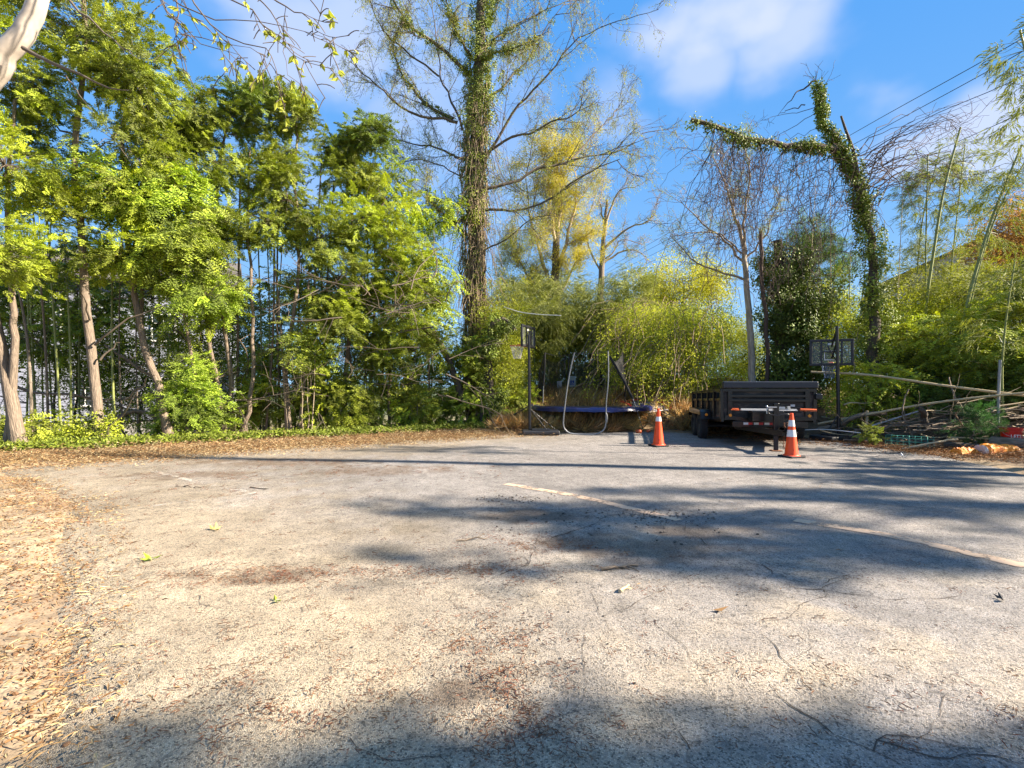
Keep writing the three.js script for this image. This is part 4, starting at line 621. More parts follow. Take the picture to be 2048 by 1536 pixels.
// thin hanging vines between the slim tree and the ivy tree
{
  srand(988); const o = V(8.4, 0, -17.8), m = new MB(o);
  for (let i = 0; i < 46; i++) { const x = rr(1400, 1560), d = rr(17.4, 18.8), a = W(x, rr(250, 330), d), b = W(x + rr(-40, 40), rr(380, 620), d + rr(-0.5, 0.5)); b.x += gauss() * 0.7; m.tube(arc(a, b, rr(-0.2, 0.15), 8, 0.03), rr(0.004, 0.009), 3, false); grow(m, a.clone().lerp(b, rr(0.2, 0.9)), V(gauss() * 1.3, gauss() * 0.5, gauss()), rr(0.6, 1.6), 0.007, 2, { kids: { 2: 5, 1: 4 }, wob: 0.3 }); }
  m.tube(wander(spline([W(1530, 850, 18.3), W(1534, 700, 18.3), W(1524, 560, 18.3), W(1521, 462, 18.3)], 12), 0.025), [0.075, 0.06], 7);
  const b = m.build('hanging_vines', M.grapevine); b.position.copy(o); tag(b, 'curtain of thin bare vines hanging from the bent ivy limb to a dead stub trunk', 'vines', null, 'stuff');
}
// dark ivy mass, pine and shrubs of the right side
plant({ name: 'ivy_mound', cat: 'ivy', label: 'tall dark ivy covered trunk directly behind the trailer', seed: 101, leaf: 'ivy', mat: M.ivy, bark: M.barkDark, size: 1.0, limb: 0, spread: 0.22, woodName: 'trunk', leafName: 'ivy', gap: -0.3, stems: [stem(19, [[1560, 850], [1562, 700], [1560, 560], [1555, 480]], 0.3, 0.15), stem(19, [[1600, 850], [1598, 700], [1595, 580]], 0.2, 0.1)],
  blobs: [{ p: [1565, 540, 18.9], r: [40, 60], rz: 0.8, k: 40, m: 9 }, { p: [1580, 640, 18.8], r: [55, 80], rz: 0.9, k: 70, m: 9, tone: [0.75, 0.8, 0.9] }, { p: [1590, 740, 18.7], r: [60, 60], rz: 0.9, k: 50, m: 9, tone: [0.75, 0.8, 0.9] }, { p: [1630, 600, 19.4], r: [50, 60], k: 34, m: 8, tone: [1.4, 1.3, 0.9] }] });
plant({ name: 'pine_tree', label: 'green pine top with drooping boughs above the dark ivy', seed: 102, leaf: 'needles', mat: M.pine, size: 1.5, limb: 0.04, spread: 0.35, droop: 0.05, tone: [1.7, 1.4, 0.9], stems: [stem(25, [[1618, 830], [1618, 640], [1620, 470]], 0.2, 0.05)],
  blobs: [{ p: [1622, 475, 24.6], r: [26, 22], k: 14, m: 8 }, { p: [1650, 510, 24.6], r: [40, 22], k: 18, m: 8 }, { p: [1600, 520, 24.6], r: [45, 24], k: 16, m: 8 }, { p: [1640, 560, 24.6], r: [60, 24], k: 22, m: 8 }, { p: [1610, 610, 24.6], r: [60, 30], k: 20, m: 8 }] });
for (const [i, px, py, d, rx, ry, k, tn, leaf, mt, label] of [
  [0, 1800, 660, 17.4, 95, 60, 62, [1.3, 1.25, 0.7], 'small', 'shrub', 'backlit yellow green bush right of the bent ivy tree'],
  [1, 1870, 700, 15.6, 100, 50, 56, [1.25, 1.15, 0.8], 'broad', 'broad', 'leafy green bush behind the long fallen bamboo poles'],
  [2, 1990, 670, 14.2, 95, 65, 60, [1.0, 0.95, 0.8], 'broad', 'broad', 'dark green bush at the right edge above the brush pile'],
  [3, 1960, 590, 16.5, 80, 60, 44, [1.1, 1.1, 0.8], 'bamboo', 'bamboo', 'feathery bamboo clump below the grey house'],
  [4, 1690, 700, 18.6, 50, 90, 46, [1.3, 1.25, 0.8], 'small', 'shrub', 'sunlit bush filling the gap behind the right hoop pole'],
  [5, 1760, 780, 14.6, 60, 40, 30, [1.1, 1.0, 0.8], 'broad', 'broad', 'low bush at the foot of the bent ivy tree'],
  [6, 2080, 600, 14, 80, 110, 40, [0.9, 1, 0.8], 'bamboo', 'bamboo', 'bamboo foliage cut off by the right frame edge'],
  [7, 1860, 560, 19, 70, 60, 36, [1.3, 1.25, 0.8], 'bamboo', 'bamboo', 'pale bamboo foliage between the tall leaning canes'],
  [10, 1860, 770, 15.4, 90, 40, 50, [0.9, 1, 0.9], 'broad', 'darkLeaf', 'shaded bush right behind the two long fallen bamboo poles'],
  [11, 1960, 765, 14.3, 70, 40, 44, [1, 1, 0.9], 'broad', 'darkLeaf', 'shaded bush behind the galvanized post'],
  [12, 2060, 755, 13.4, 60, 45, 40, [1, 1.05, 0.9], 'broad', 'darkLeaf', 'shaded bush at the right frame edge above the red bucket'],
  [9, 1490, 690, 22.5, 60, 80, 60, [1.25, 1.15, 0.8], 'small', 'shrub', 'light green bush behind the slim pale trunk'],
  [8, 1660, 640, 21, 60, 80, 40, [1.3, 1.2, 0.7], 'small', 'shrub', 'far sunlit bush left of the bent ivy trunk']])
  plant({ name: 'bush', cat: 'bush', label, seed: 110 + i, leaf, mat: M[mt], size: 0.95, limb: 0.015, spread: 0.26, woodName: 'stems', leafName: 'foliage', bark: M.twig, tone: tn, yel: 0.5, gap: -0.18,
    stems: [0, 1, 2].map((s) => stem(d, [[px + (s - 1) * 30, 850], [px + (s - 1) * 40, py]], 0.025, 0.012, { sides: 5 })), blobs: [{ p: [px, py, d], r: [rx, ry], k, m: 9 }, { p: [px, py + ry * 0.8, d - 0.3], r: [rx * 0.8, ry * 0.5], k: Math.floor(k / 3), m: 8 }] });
plant({ name: 'orange_tree', label: 'tree with orange spring leaves at the right edge beside the grey house', seed: 130, leaf: 'small', mat: M.orange, size: 1.5, limb: 0.05, spread: 0.4, stems: [stem(26, [[2060, 820], [2050, 600], [2040, 480]], 0.2, 0.06)], blobs: [{ p: [2030, 475, 26], r: [55, 36], k: 36, m: 9 }, { p: [1985, 510, 26], r: [36, 26], k: 16, m: 8 }, { p: [2080, 440, 26], r: [50, 50], k: 24, m: 8 }] });
// tall bamboo canes of the right side
srand(777);
for (const [label, d, pts, r, o] of [
  ['tall leaning bamboo cane with a bare broken tip', 16.5, [[1850, 850], [1850, 640], [1868, 500], [1888, 380], [1921, 255]], 0.05, { leaves: 8, from: 0.3 }],
  ['leaning bamboo cane right of the tallest one reaching the clouds', 14.5, [[1895, 850], [1925, 650], [1958, 520], [1990, 420], [2044, 290]], 0.05, { leaves: 30, from: 0.5 }],
  ['second leaning bamboo cane close beside the long right cane', 14.8, [[1900, 850], [1932, 650], [1965, 510], [2002, 410], [2052, 320]], 0.035, { leaves: 30, from: 0.5 }],
  ['straight bamboo cane with leaves left of the tallest leaning cane', 18, [[1846, 850], [1850, 650], [1852, 480], [1856, 310]], 0.035, { leaves: 44, from: 0.45 }],
  ['feathery bamboo cane right of the tallest leaning cane', 18.5, [[1885, 850], [1895, 620], [1912, 450], [1930, 290]], 0.03, { leaves: 80, from: 0.35, reach: 1.3 }],
  ['feathery bamboo cane left of the tallest leaning cane', 18.5, [[1820, 850], [1830, 620], [1845, 440], [1880, 300]], 0.03, { leaves: 60, from: 0.35, reach: 1.2 }],
  ['bamboo cane at the right edge with dark leaves against the sky', 10.5, [[2110, 850], [2105, 500], [2085, 250], [2040, 60]], 0.035, { leaves: 46, from: 0.55, reach: 0.8, s: 0.75 }],
  ['bamboo cane behind the galvanized post', 12.6, [[2008, 850], [2004, 740], [2012, 640], [2030, 520]], 0.03, { leaves: 20, from: 0.4 }],
  ['short slanted bamboo cane left of the bent ivy tree', 16.8, [[1700, 850], [1712, 700], [1728, 560], [1733, 480]], 0.02, { leaves: 6, from: 0.5, mat: M.culmTan }],
  ['slanting yellow cane crossing in front of the right hoop pole', 14.9, [[1684, 858], [1712, 800], [1742, 745]], 0.022, { mat: M.culm }]])
  culm(label, null, d, pts, r, { name: 'bamboo_cane', ...o });
for (const [x, y, d] of [[1560, 620, 19.5], [1640, 500, 19], [1660, 380, 18.5], [1700, 560, 19], [1800, 420, 18], [1622, 420, 20], [1775, 500, 19]]) culm('thin bare sapling pole rising through the right side thicket', 'bare sapling poles in the right thicket', d, [[x + rr(-8, 8), 850], [x + rr(-5, 5), mix(850, y, 0.5)], [x + rr(-10, 10), y - 60]], 0.016, { name: 'sapling_pole', mat: M.culmTan });

// ================================================================ trees beyond the right edge of the frame that shade the asphalt
function shadeTree(label, seed_, base, lean, h, crowns, k) {
  plant({ name: 'shade_tree', label, seed: seed_, leaf: 'broad', mat: M.broad, bark: M.barkGrey, size: 0.95, limb: 0.035, spread: seed_ === 302 ? 0.27 : 0.17, gap: seed_ === 302 ? -0.5 : -0.05, group: 'trees right of the frame shading the lot',
    stems: [{ pts: [base, base.clone().add(V(lean[0] * 0.4, h * 0.5, lean[1] * 0.4)), base.clone().add(V(lean[0], h, lean[1]))], r0: 0.28, r1: 0.12 }], blobs: crowns.map(([x, y, z, rx, ry, rz, kk]) => ({ at: V(x, y, z), p: [0, 0, 0], r: [rx, ry], rz, k: kk ?? k, m: 8 })) });
}
const SL = 'leafy tree standing right of the frame and shading the asphalt';
const lobe = (x0, x1, z, rz, k, h = 8) => [(x0 + x1) / 2 + 1.6 * h, h, z + 0.2075 * h, (x1 - x0) / 2, 0.35, rz, k];   // a flat branch layer between x0 + 1.6h and x1 + 1.6h
shadeTree(SL, 301, V(16.5, 0, -5.2), [0, 0], 8.6, [lobe(-1.3, 2.2, -4.3, 0.12, 14, 7.2), lobe(-0.5, 3.6, -5.15, 0.2, 30, 7.6), lobe(0.2, 3.4, -5.9, 0.3, 26), lobe(-2.2, 1.6, -6.35, 0.1, 16, 8.4), lobe(2.4, 8.5, -6.5, 0.28, 26, 9), lobe(3.4, 7.6, -5.1, 0.18, 16, 7.8), lobe(0.8, 4.6, -4.65, 0.12, 15, 7), lobe(1.2, 5, -7.3, 0.16, 22, 9), lobe(4.4, 8.6, -4.2, 0.2, 8, 6.6)], 28);
shadeTree(SL, 302, V(14, 0, 0.6), [0, 0], 8, [[13.2, 7.2, 0.5, 4.6, 0.5, 0.9, 440], [12, 6.4, 1.7, 3, 1.2, 1.6], [17.2, 8, 0.95, 2.2, 0.4, 0.6, 90]], 120);
shadeTree(SL, 303, V(15.5, 0, -8.4), [0, 0], 6, [[15, 5.4, -7.6, 1.8, 0.5, 0.3], [12.4, 4.2, -7.3, 1.4, 0.4, 0.25], [13, 3.2, -11, 1.6, 1.1, 0.6], [11.4, 2.6, -9.6, 1.3, 0.5, 0.25, 10]], 16);
{
  srand(310); const b = V(13.4, 0, -8.15), t = thing('tall_bare_tree', 'tall bare trunk right of the frame casting one long shadow line across the lot', 'tree', b), m = new MB(b);
  const p = wander(spline([b, V(13.3, 5, -8.1), V(13.5, 10, -8.2), V(13.4, 14.5, -8.1)], 14), 0.05); m.tube(p, [0.24, 0.13], 8); for (let i = 0; i < 6; i++) grow(m, p[8 + i], V(gauss(), 0.8, gauss()), rr(1, 2.2), 0.04, 1, { kids: { 1: 5 } }); m.build('trunk', M.barkGrey, t);
}
// ================================================================ overhanging pale limb, top left
{
  srand(600); const b = V(-7.6, 0, -4.4), t = thing('pale_limbed_tree', 'pale barked limb and hanging twigs of a tree leaning in at the top left corner', 'tree', b), m = new MB(b), lv = new Leaves(b), tw = new MB(b);
  const lp = [b, V(-6.6, 2.2, -4.8), W(-70, 210, 5), W(0, 125, 5), W(45, 65, 5), W(85, -15, 5), W(140, -160, 5.1), W(260, -330, 5.2)];
  m.tube(wander(spline(lp, 30), 0.012), [0.135, 0.055], 12); m.build('trunk', M.barkBeech, t);
  const branch = (pts, d, r) => { const p = wander(spline(pts.map(([x, y]) => W(x, y, d)), 10), 0.012); tw.tube(p, [r, 0.002], 5, false); return p; };
  branch([[45, 95], [110, 130], [160, 150], [230, 180], [262, 180]], 4.9, 0.02);
  branch([[130, 150], [160, 190], [190, 230]], 4.9, 0.008); branch([[130, -10], [180, 40], [240, 90], [280, 120]], 4.7, 0.012);
  const canopy = [[[200, -190], [280, -60], [340, 30], [420, 95], [480, 110]], [[260, -200], [330, -20], [400, 30], [470, 40], [560, 50], [650, 75]], [[300, -150], [420, -20], [500, 20], [540, 70], [590, 110], [610, 125]], [[300, -120], [360, 20], [350, 60], [420, 80], [500, 95]], [[420, -60], [520, 0], [550, 40], [570, 90], [575, 150]], [[250, -100], [330, 10], [355, 55], [345, 90]], [[500, -40], [560, 10], [620, 40], [655, 85]], [[330, -100], [430, 60], [545, 110], [560, 190]]];
  for (const pts of canopy) { const p = branch(pts, rr(4.2, 5), 0.008); for (let i = 3; i < p.length; i++) { if (rnd() < 0.75) grow(tw, p[i], V(gauss() * 0.6 + 0.4, -0.5 + gauss() * 0.4, gauss() * 0.5), rr(0.12, 0.4), 0.003, 1, { kids: { 1: 3 }, wob: 0.12, leafy: 0.45, per: 2, ls: 1, droop: 0.2 }, lv); } }
  tag(tw.build('branches', M.limbDark, t), null, null, null, 'stuff');
  lv.build('leaves', 'youngLeaf', M.yellowLeaf, t, 0);
}
// ================================================================ power lines
{
  const lines = [[[2200, -20, 11], [2048, 75, 13], [1775, 228, 18.5], [1620, 315, 24], [1330, 470, 34], [1180, 560, 60]], [[2200, 5, 11], [2048, 101, 13], [1800, 238, 18.5], [1620, 335, 24], [1330, 482, 34], [1180, 566, 60]], [[2200, 55, 11], [2048, 150, 13], [1840, 243, 18.5], [1640, 350, 24], [1340, 492, 34], [1180, 572, 60]], [[2200, 160, 11], [2048, 225, 13], [1900, 290, 18.5], [1640, 400, 24], [1340, 508, 34], [1180, 580, 60]]];
  ['highest of the four power wires crossing the sky at right', 'second highest power wire crossing the sky at right', 'third power wire from the top crossing the sky at right', 'lowest power wire crossing the sky behind the bamboo at right'].forEach((label, i) => { const p = lines[i].map((q) => W(...q)), m = new MB(p[1]); m.tube(spline(p, 30), 0.011, 5); const o = m.build('power_line', M.blackMatte); o.position.copy(p[1]); tag(o, label, 'power line', null); });
}
// ================================================================ traffic cones
function cone(name, label, at, collars) {
  const t = thing(name, label, 'traffic cone', at, null, 0.3), H = 0.9, r = (y) => mix(0.135, 0.032, (y - 0.03) / (H - 0.03));
  const prof = [[0.175, 0.03], [0.16, 0.045], [r(0.06), 0.06], [r(0.45), 0.45], [r(H), H - 0.006], [r(H) - 0.006, H], [r(H) - 0.014, H - 0.003], [r(H) - 0.016, H - 0.05]].map(([x, y]) => new THREE.Vector2(x, y));
  const m = new MB(); m.add(new THREE.LatheGeometry(prof, 36)); m.build('cone_body', M.coneOrange, t);
  const b = new MB(); b.box(0.37, 0.035, 0.37, 0, 0.018, 0, [0, 0, 0], 0.015); b.build('base', M.rubber, t);
  for (const [y0, y1] of collars) { const g = new THREE.LatheGeometry([[r(y0) + 0.0015, y0], [r(y0) + 0.003, y0 + 0.002], [r(y1) + 0.003, y1 - 0.002], [r(y1) + 0.0015, y1]].map(([x, y]) => new THREE.Vector2(x, y)), 36); const c = new MB(); c.add(g); c.build('reflective_collar', M.collar, t); }
}
M.collar = std(C(0.62, 0.62, 0.62), 0.4);
{ const a = dataTex(256, (u, v) => { const s = sstep(0.1, 0.5, tnoise(u, v, 9, 3) + tnoise(u, v, 30, 5) * 0.6); return [mix(0.91, 0.66, s), mix(0.29, 0.17, s), mix(0.06, 0.06, s)]; }, true); a.repeat.set(1, 1); M.coneOrange = std(C(1, 1, 1), 0.5, { map: a }); }
cone('traffic_cone', 'orange traffic cone with two white collars beside the trailer jack', G(1583, 914), [[0.42, 0.56], [0.63, 0.76]]);
cone('traffic_cone', 'orange traffic cone with one white collar left of the trailer', G(1317, 892), [[0.60, 0.71]]);
// ================================================================ black dump trailer
{
  const t = thing('dump_trailer', 'black tandem axle dump trailer parked nose towards the camera', 'trailer', V(5.18, 0, -13), null, -0.16);
  const K = M.trailerBlack, KP = M.trailerPanel, B = () => new MB();
  const Wd = 2.1, L = 4.0, f0 = 0.64, top = 1.38;
  // bed is tipped very slightly towards the back
  const y = (z) => z * 0.03, rx = -0.03;
  B().box(Wd, 0.05, L, Wd / 2, f0 + y(-L / 2), -L / 2, [rx, 0, 0]).build('bed_floor', K, t);
  B().box(Wd - 0.02, top - f0, 0.03, Wd / 2, (top + f0) / 2, -0.05).build('front_panel', KP, t);
  B().box(Wd, 0.075, 0.09, Wd / 2, top - 0.03, -0.02).build('front_top_rail', K, t);
  for (const yy of [1.21, 1.10]) B().box(Wd - 0.24, 0.06, 0.09, Wd / 2, yy, 0.01).build('front_rib', K, t);
  for (const x of [0.17, Wd - 0.17]) B().box(0.1, top - f0 - 0.03, 0.07, x, (top + f0) / 2 - 0.02, 0.0).build('front_stake', K, t);
  B().box(Wd + 0.06, 0.17, 0.22, Wd / 2 + 0.03, top + 0.1, -0.02, [0, 0, 0], 0.03).build('tarp_housing', M.tarp, t);
  B().box(0.16, 0.14, 0.2, Wd + 0.08, 1.2, -0.02, [0, 0, 0], 0.03).build('tarp_motor', M.black, t);
  for (const s of [0, Wd]) {
    const sg = s ? 1 : -1, mk = () => B();
    mk().box(0.03, 0.44, L - 0.02, s - sg * 0.02, f0 + 0.22 + y(-L / 2), -L / 2, [rx, 0, 0]).build('side_panel', KP, t);
    mk().box(0.07, 0.075, L, s, top - 0.03 + y(-L / 2), -L / 2, [rx, 0, 0]).build('side_top_rail', K, t);
    mk().box(0.05, 0.06, L, s, 1.12 + y(-L / 2), -L / 2, [rx, 0, 0]).build('side_middle_rail', K, t);
    mk().box(0.06, 0.1, L, s, f0 - 0.02 + y(-L / 2), -L / 2, [rx, 0, 0]).build('side_bottom_rail', K, t);
    for (const z of [-0.04, -0.82, -1.6, -2.4, -3.2, -3.96]) mk().box(0.08, top - f0 - 0.02, 0.08, s + sg * 0.015, (top + f0) / 2 + y(z) - 0.01, z).build('side_stake', K, t);
    const fx = s + sg * 0.17;   // fender and wheels
    const fp = [[-1.12, 0.56], [-1.2, 0.74], [-1.34, 0.8], [-2.86, 0.8], [-3.0, 0.74], [-3.08, 0.56]]; const fe = mk();
    for (let i = 0; i < fp.length - 1; i++) fe.bar(V(fx, fp[i][1], fp[i][0]), V(fx, fp[i + 1][1], fp[i + 1][0]), 0.27, 0.018); fe.box(0.02, 0.14, 1.7, fx + sg * 0.13, 0.73, -2.1); fe.build('fender', K, t);
    for (const z of [-1.66, -2.5]) {
      const R = 0.355, w = new THREE.Group(); w.name = 'wheel'; w.position.set(fx, R, z); w.rotation.y = sg * Math.PI / 2; t.add(w);
      const tp = [[0.2, -0.1], [0.3, -0.105], [0.335, -0.09], [0.352, -0.05], [0.355, 0], [0.352, 0.05], [0.335, 0.09], [0.3, 0.105], [0.2, 0.1]].map(([a, b]) => new THREE.Vector2(a, b));
      const ty = B(); ty.add(new THREE.LatheGeometry(tp, 40), new THREE.Matrix4().makeRotationX(Math.PI / 2)); for (let k = 0; k < 40; k++) { const a = k / 40 * 6.283; for (const zz of [-0.05, 0.05]) ty.box(0.03, 0.02, 0.07, Math.cos(a) * 0.356, Math.sin(a) * 0.356, zz, [0, 0, a], 0); } ty.build('tyre', M.rubber, w);
      const ri = B(); ri.add(new THREE.LatheGeometry([[0.0, 0.05], [0.06, 0.06], [0.07, 0.03], [0.14, 0.02], [0.16, 0.06], [0.2, 0.095], [0.205, 0.09], [0.205, -0.09]].map(([a, b]) => new THREE.Vector2(a, b)), 28), new THREE.Matrix4().makeRotationX(Math.PI / 2)); ri.build('rim', M.rim, w);
      const nu = B(); nu.add(new THREE.CylinderGeometry(0.105, 0.105, 0.012, 18), new THREE.Matrix4().makeRotationX(Math.PI / 2).setPosition(0, 0, 0.032)); for (let k = 0; k < 6; k++) { const a = k / 6 * 6.283; nu.add(new THREE.CylinderGeometry(0.014, 0.014, 0.03, 6), new THREE.Matrix4().makeRotationX(Math.PI / 2).setPosition(Math.cos(a) * 0.09, Math.sin(a) * 0.09, 0.04)); } nu.build('hub', M.rim, w);
    }
  }
  B().box(Wd, top - f0 - 0.05, 0.04, Wd / 2, (top + f0) / 2 - 0.12, -L + 0.02).build('tailgate', K, t);
  const ch = B(); for (const x of [0.42, Wd - 0.42]) ch.box(0.08, 0.15, L, x, 0.5 - 0.05, -L / 2, [rx, 0, 0]); for (const z of [-0.3, -1.2, -3]) ch.box(Wd - 0.8, 0.1, 0.06, Wd / 2, 0.5, z); ch.build('chassis', K, t);
  for (const z of [-1.66, -2.5]) B().add(new THREE.CylinderGeometry(0.04, 0.04, Wd + 0.2, 12), new THREE.Matrix4().makeRotationZ(Math.PI / 2).setPosition(Wd / 2, 0.355, z)).build('axle', M.blackMatte, t);
  // drawbar, toolbox, coupler, jack
  for (const s of [-1, 1]) B().bar(V(Wd / 2 + s * 0.62, 0.42, -0.5), V(Wd / 2 + s * 0.07, 0.42, 1.32), 0.08, 0.12).build('drawbar', K, t);
  B().box(1.7, 0.13, 0.1, Wd / 2, 0.53, 0.1).build('front_crossbar', K, t);
  B().box(0.7, 0.24, 0.42, Wd / 2 - 0.15, 0.74, 0.32, [0, 0, 0], 0.015).build('toolbox', M.trailerBlack, t);
  const lip = B(); for (const s of [-1, 1]) lip.bar(V(Wd / 2 + s * 1.0, 0.69, 0.03), V(Wd / 2 + s * 0.35, 0.62, 0.03), 0.05, 0.1); lip.build('gusset', K, t);
  B().box(0.11, 0.1, 0.42, Wd / 2, 0.5, 1.5, [0, 0, 0], 0.02).box(0.14, 0.07, 0.16, Wd / 2, 0.46, 1.68, [0, 0, 0], 0.03).build('coupler', K, t);
  const jk = new THREE.Group(); jk.name = 'jack'; jk.position.set(Wd / 2 - 0.14, 0, 1.02); t.add(jk);
  B().box(0.11, 0.62, 0.11, 0, 0.76, 0, [0, 0, 0], 0.012).build('jack_sleeve', K, jk); B().box(0.085, 0.5, 0.085, 0, 0.27, 0, [0, 0, 0], 0.008).build('jack_leg', M.blackMatte, jk); B().box(0.22, 0.014, 0.22, 0, 0.009, 0, [0, 0, 0], 0.004).build('jack_foot', M.rust, jk);
  const cr = B(); cr.tube([V(0, 0.98, 0.06), V(-0.18, 0.98, 0.08), V(-0.2, 0.98, 0.08), V(-0.215, 0.9, 0.08), V(-0.215, 0.84, 0.08)], 0.012, 8); cr.add(new THREE.SphereGeometry(0.024, 12, 8), new THREE.Matrix4().setPosition(-0.215, 1.0, 0.08)); cr.build('crank', M.steel, jk);
  B().tube(spline([V(0.72, 0.97, 1.1), V(0.74, 0.84, 1.1), V(0.9, 0.8, 1.12), V(1.05, 0.83, 1.12), V(1.16, 0.82, 1.1), V(1.2, 0.7, 1.08), V(1.16, 0.58, 1.1)], 22), 0.013, 7).build('cable', M.black, t);
  for (const [x, zz] of [[1.14, 1.05], [1.0, 1.28]]) { const c = B(); for (let k = 0; k < 15; k++) c.add(new THREE.TorusGeometry(0.02, 0.006, 5, 10), new THREE.Matrix4().makeRotationY(k % 2 ? 1.57 : 0).scale(V(0.8, 1.2, 0.8)).setPosition(x + Math.sin(k * 0.4) * 0.012, 0.62 - k * 0.036, zz)); c.build('safety_chain', M.rust, t); }
  for (let k = 0; k < 3; k++) { B().box(0.11, 0.055, 0.004, 0.5 + k * 0.24, 0.545, 0.153, [0, 0, 0], 0).build('reflector_tape', M.collar, t); B().box(0.1, 0.055, 0.004, 0.605 + k * 0.24, 0.545, 0.1532, [0, 0, 0], 0).build('reflector_tape', M.red, t).userData.label = 'red reflector tape'; }
  for (const [x, yy, zz] of [[0.17, 0.735, 0.05], [Wd - 0.13, 0.735, 0.05], [-0.16, 0.68, -1.12]]) B().add(new THREE.CylinderGeometry(0.034, 0.038, 0.03, 18), new THREE.Matrix4().makeRotationX(Math.PI / 2).setPosition(x, yy, zz)).build('marker_light', M.amber, t);
  B().box(0.1, 0.05, 0.004, 1.62, 0.98, -0.032, [0, 0, 0], 0).build('sticker', M.collar, t);
  const hp = V(5.18, 0, -13), rot = (x, yy, z) => V(x, yy, z).applyAxisAngle(V(0, 1, 0), -0.16).add(hp);
  // poles with orange ends across the drawbar
  const a = thing('pole_bundle', 'bundle of pale poles with orange ends lying across the trailer drawbar', 'poles', rot(Wd / 2, 0.87, 0.4), null, -0.16);
  for (let k = 0; k < 5; k++) { const z = k * 0.035 - 0.07, yy = (k % 2) * 0.025 + 0.012; B().tube([V(-0.72, yy, z), V(0.5, yy - 0.004, z + 0.01)], 0.010, 8).build('pole', M.greyPole, a); B().tube([V(-0.93 + k * 0.02, yy, z), V(-0.78, yy, z)], 0.014, 8).build('orange_end', M.orangePlastic, a); }
  B().tube([V(0.58, 0.03, 0.02), V(0.93, 0.02, 0.02)], 0.03, 12).build('orange_sleeve', M.orangePlastic, a);
  B().box(0.07, 0.09, 0.06, 0.32, 0.06, 0.02, [0, 0.2, 0.1]).box(0.16, 0.05, 0.05, 0.16, 0.07, 0.03).build('clamp', M.steel, a);
}
// ================================================================ basketball hoops
function hoop(label, baseC, o) {
  const t = thing('basketball_hoop', label, 'basketball hoop', baseC), B = () => new MB();
  const bs = B(); bs.box(o.bw, 0.13, 0.7, o.bx ?? 0, 0.07, 0, [0, o.by ?? 0, 0], 0.05); bs.box(o.bw * 0.5, 0.05, 0.4, o.bx ?? 0, 0.15, 0, [0, o.by ?? 0, 0], 0.03); bs.build('base', M.blackPlastic, t);
  const pole = B(); pole.tube([V(0, 0.1, 0), V(o.lean * 0.5, o.top * 0.5, 0), V(o.lean, o.top, 0)], [0.05, 0.038], 12); pole.build('pole', M.black, t);
  const br = B(); br.tube([V(0.02, 0.75, 0), V(o.bx > 0 ? 0.5 : -0.4, 0.15, 0.1)], 0.012, 6); br.tube([V(0.02, 0.75, 0.03), V(o.bx > 0 ? 0.75 : -0.3, 0.15, -0.12)], 0.012, 6); br.build('base_brace', M.black, t);
  const bd = new THREE.Group(); bd.name = 'backboard'; bd.position.set(...o.board); bd.rotation.y = o.yaw; t.add(bd);   // +z is the playing side
  const w = o.w, h = o.h, fr = B(); for (const s of [-1, 1]) { fr.box(w, 0.07, 0.06, 0, s * (h / 2 - 0.035), 0, [0, 0, 0], 0.012); fr.box(0.07, h - 0.14, 0.06, s * (w / 2 - 0.035), 0, 0, [0, 0, 0], 0.012); } fr.build('frame', M.blackPlastic, bd);
  const pn = B(); pn.box(w - 0.1, h - 0.1, 0.012, 0, 0, 0, [0, 0, 0], 0); pn.build('panel', M.acrylic, bd);
  const st = B(); for (const x of o.struts) st.box(0.05, h - 0.1, 0.03, x, 0, -0.025, [0, 0, 0], 0.005); st.box(w * 0.45, 0.04, 0.03, 0, 0.02, -0.03, [0, 0, 0], 0.005); st.bar(V(-0.12, -h / 2 + 0.1, -0.05), V(0.1, h / 2 - 0.18, -0.06), 0.03, 0.03); st.build('bracket', M.black, bd);
  const sq = B(); for (const s of [-1, 1]) { sq.box(0.02, 0.22, 0.003, s * 0.16, -0.08, 0.0085, [0, 0, 0], 0); sq.box(0.34, 0.02, 0.003, 0, -0.08 + s * 0.12, 0.0085, [0, 0, 0], 0); } sq.build('target_square', M.white, bd);
  const em = B(); em.box(0.16, 0.06, 0.003, 0, h / 2 - 0.13, 0.0085, [0, 0, 0], 0); em.build('emblem', M.white, bd);
  const rm = B(); rm.add(new THREE.TorusGeometry(0.228, 0.011, 8, 32), new THREE.Matrix4().makeRotationX(Math.PI / 2).setPosition(0, -h / 2 + 0.06, 0.37)); rm.box(0.12, 0.1, 0.14, 0, -h / 2 + 0.05, 0.08, [0, 0, 0], 0.02); rm.build('rim', M.rimOrange, bd);
  const net = B(), N = 12; for (let k = 0; k < N; k++) for (const s of [-1, 1]) { const pts = []; for (let j = 0; j <= 6; j++) { const a = (k + s * j * 0.5) / N * 6.283, q = mix(0.222, 0.11, Math.pow(j / 6, 0.7)); pts.push(V(Math.cos(a) * q, -h / 2 + 0.05 - j * 0.065, 0.37 + Math.sin(a) * q)); } net.tube(pts, 0.005, 3, false); } net.build('net', o.netM, bd);
  const arm = B(); const bp = V(...o.board), back = V(0, 0, -0.06).applyAxisAngle(V(0, 1, 0), o.yaw); for (const s of [-1, 1]) arm.bar(V(o.lean, o.top - 0.08 - (s < 0 ? 0.35 : 0), 0), bp.clone().add(back).add(V(0, s * 0.16, 0)), 0.035, 0.035); arm.build('arm', M.black, t);
}
hoop('basketball hoop with a nearly edge on backboard beside the trampoline', V(0.53, 0, -15.7), { bw: 1.1, bx: 0.32, lean: -0.03, top: 2.95, board: [-0.03, 1.44 + 1.52, -0.55], yaw: -1.98, w: 1.12, h: 0.66, struts: [-0.18, 0.2], netM: M.netWhite });
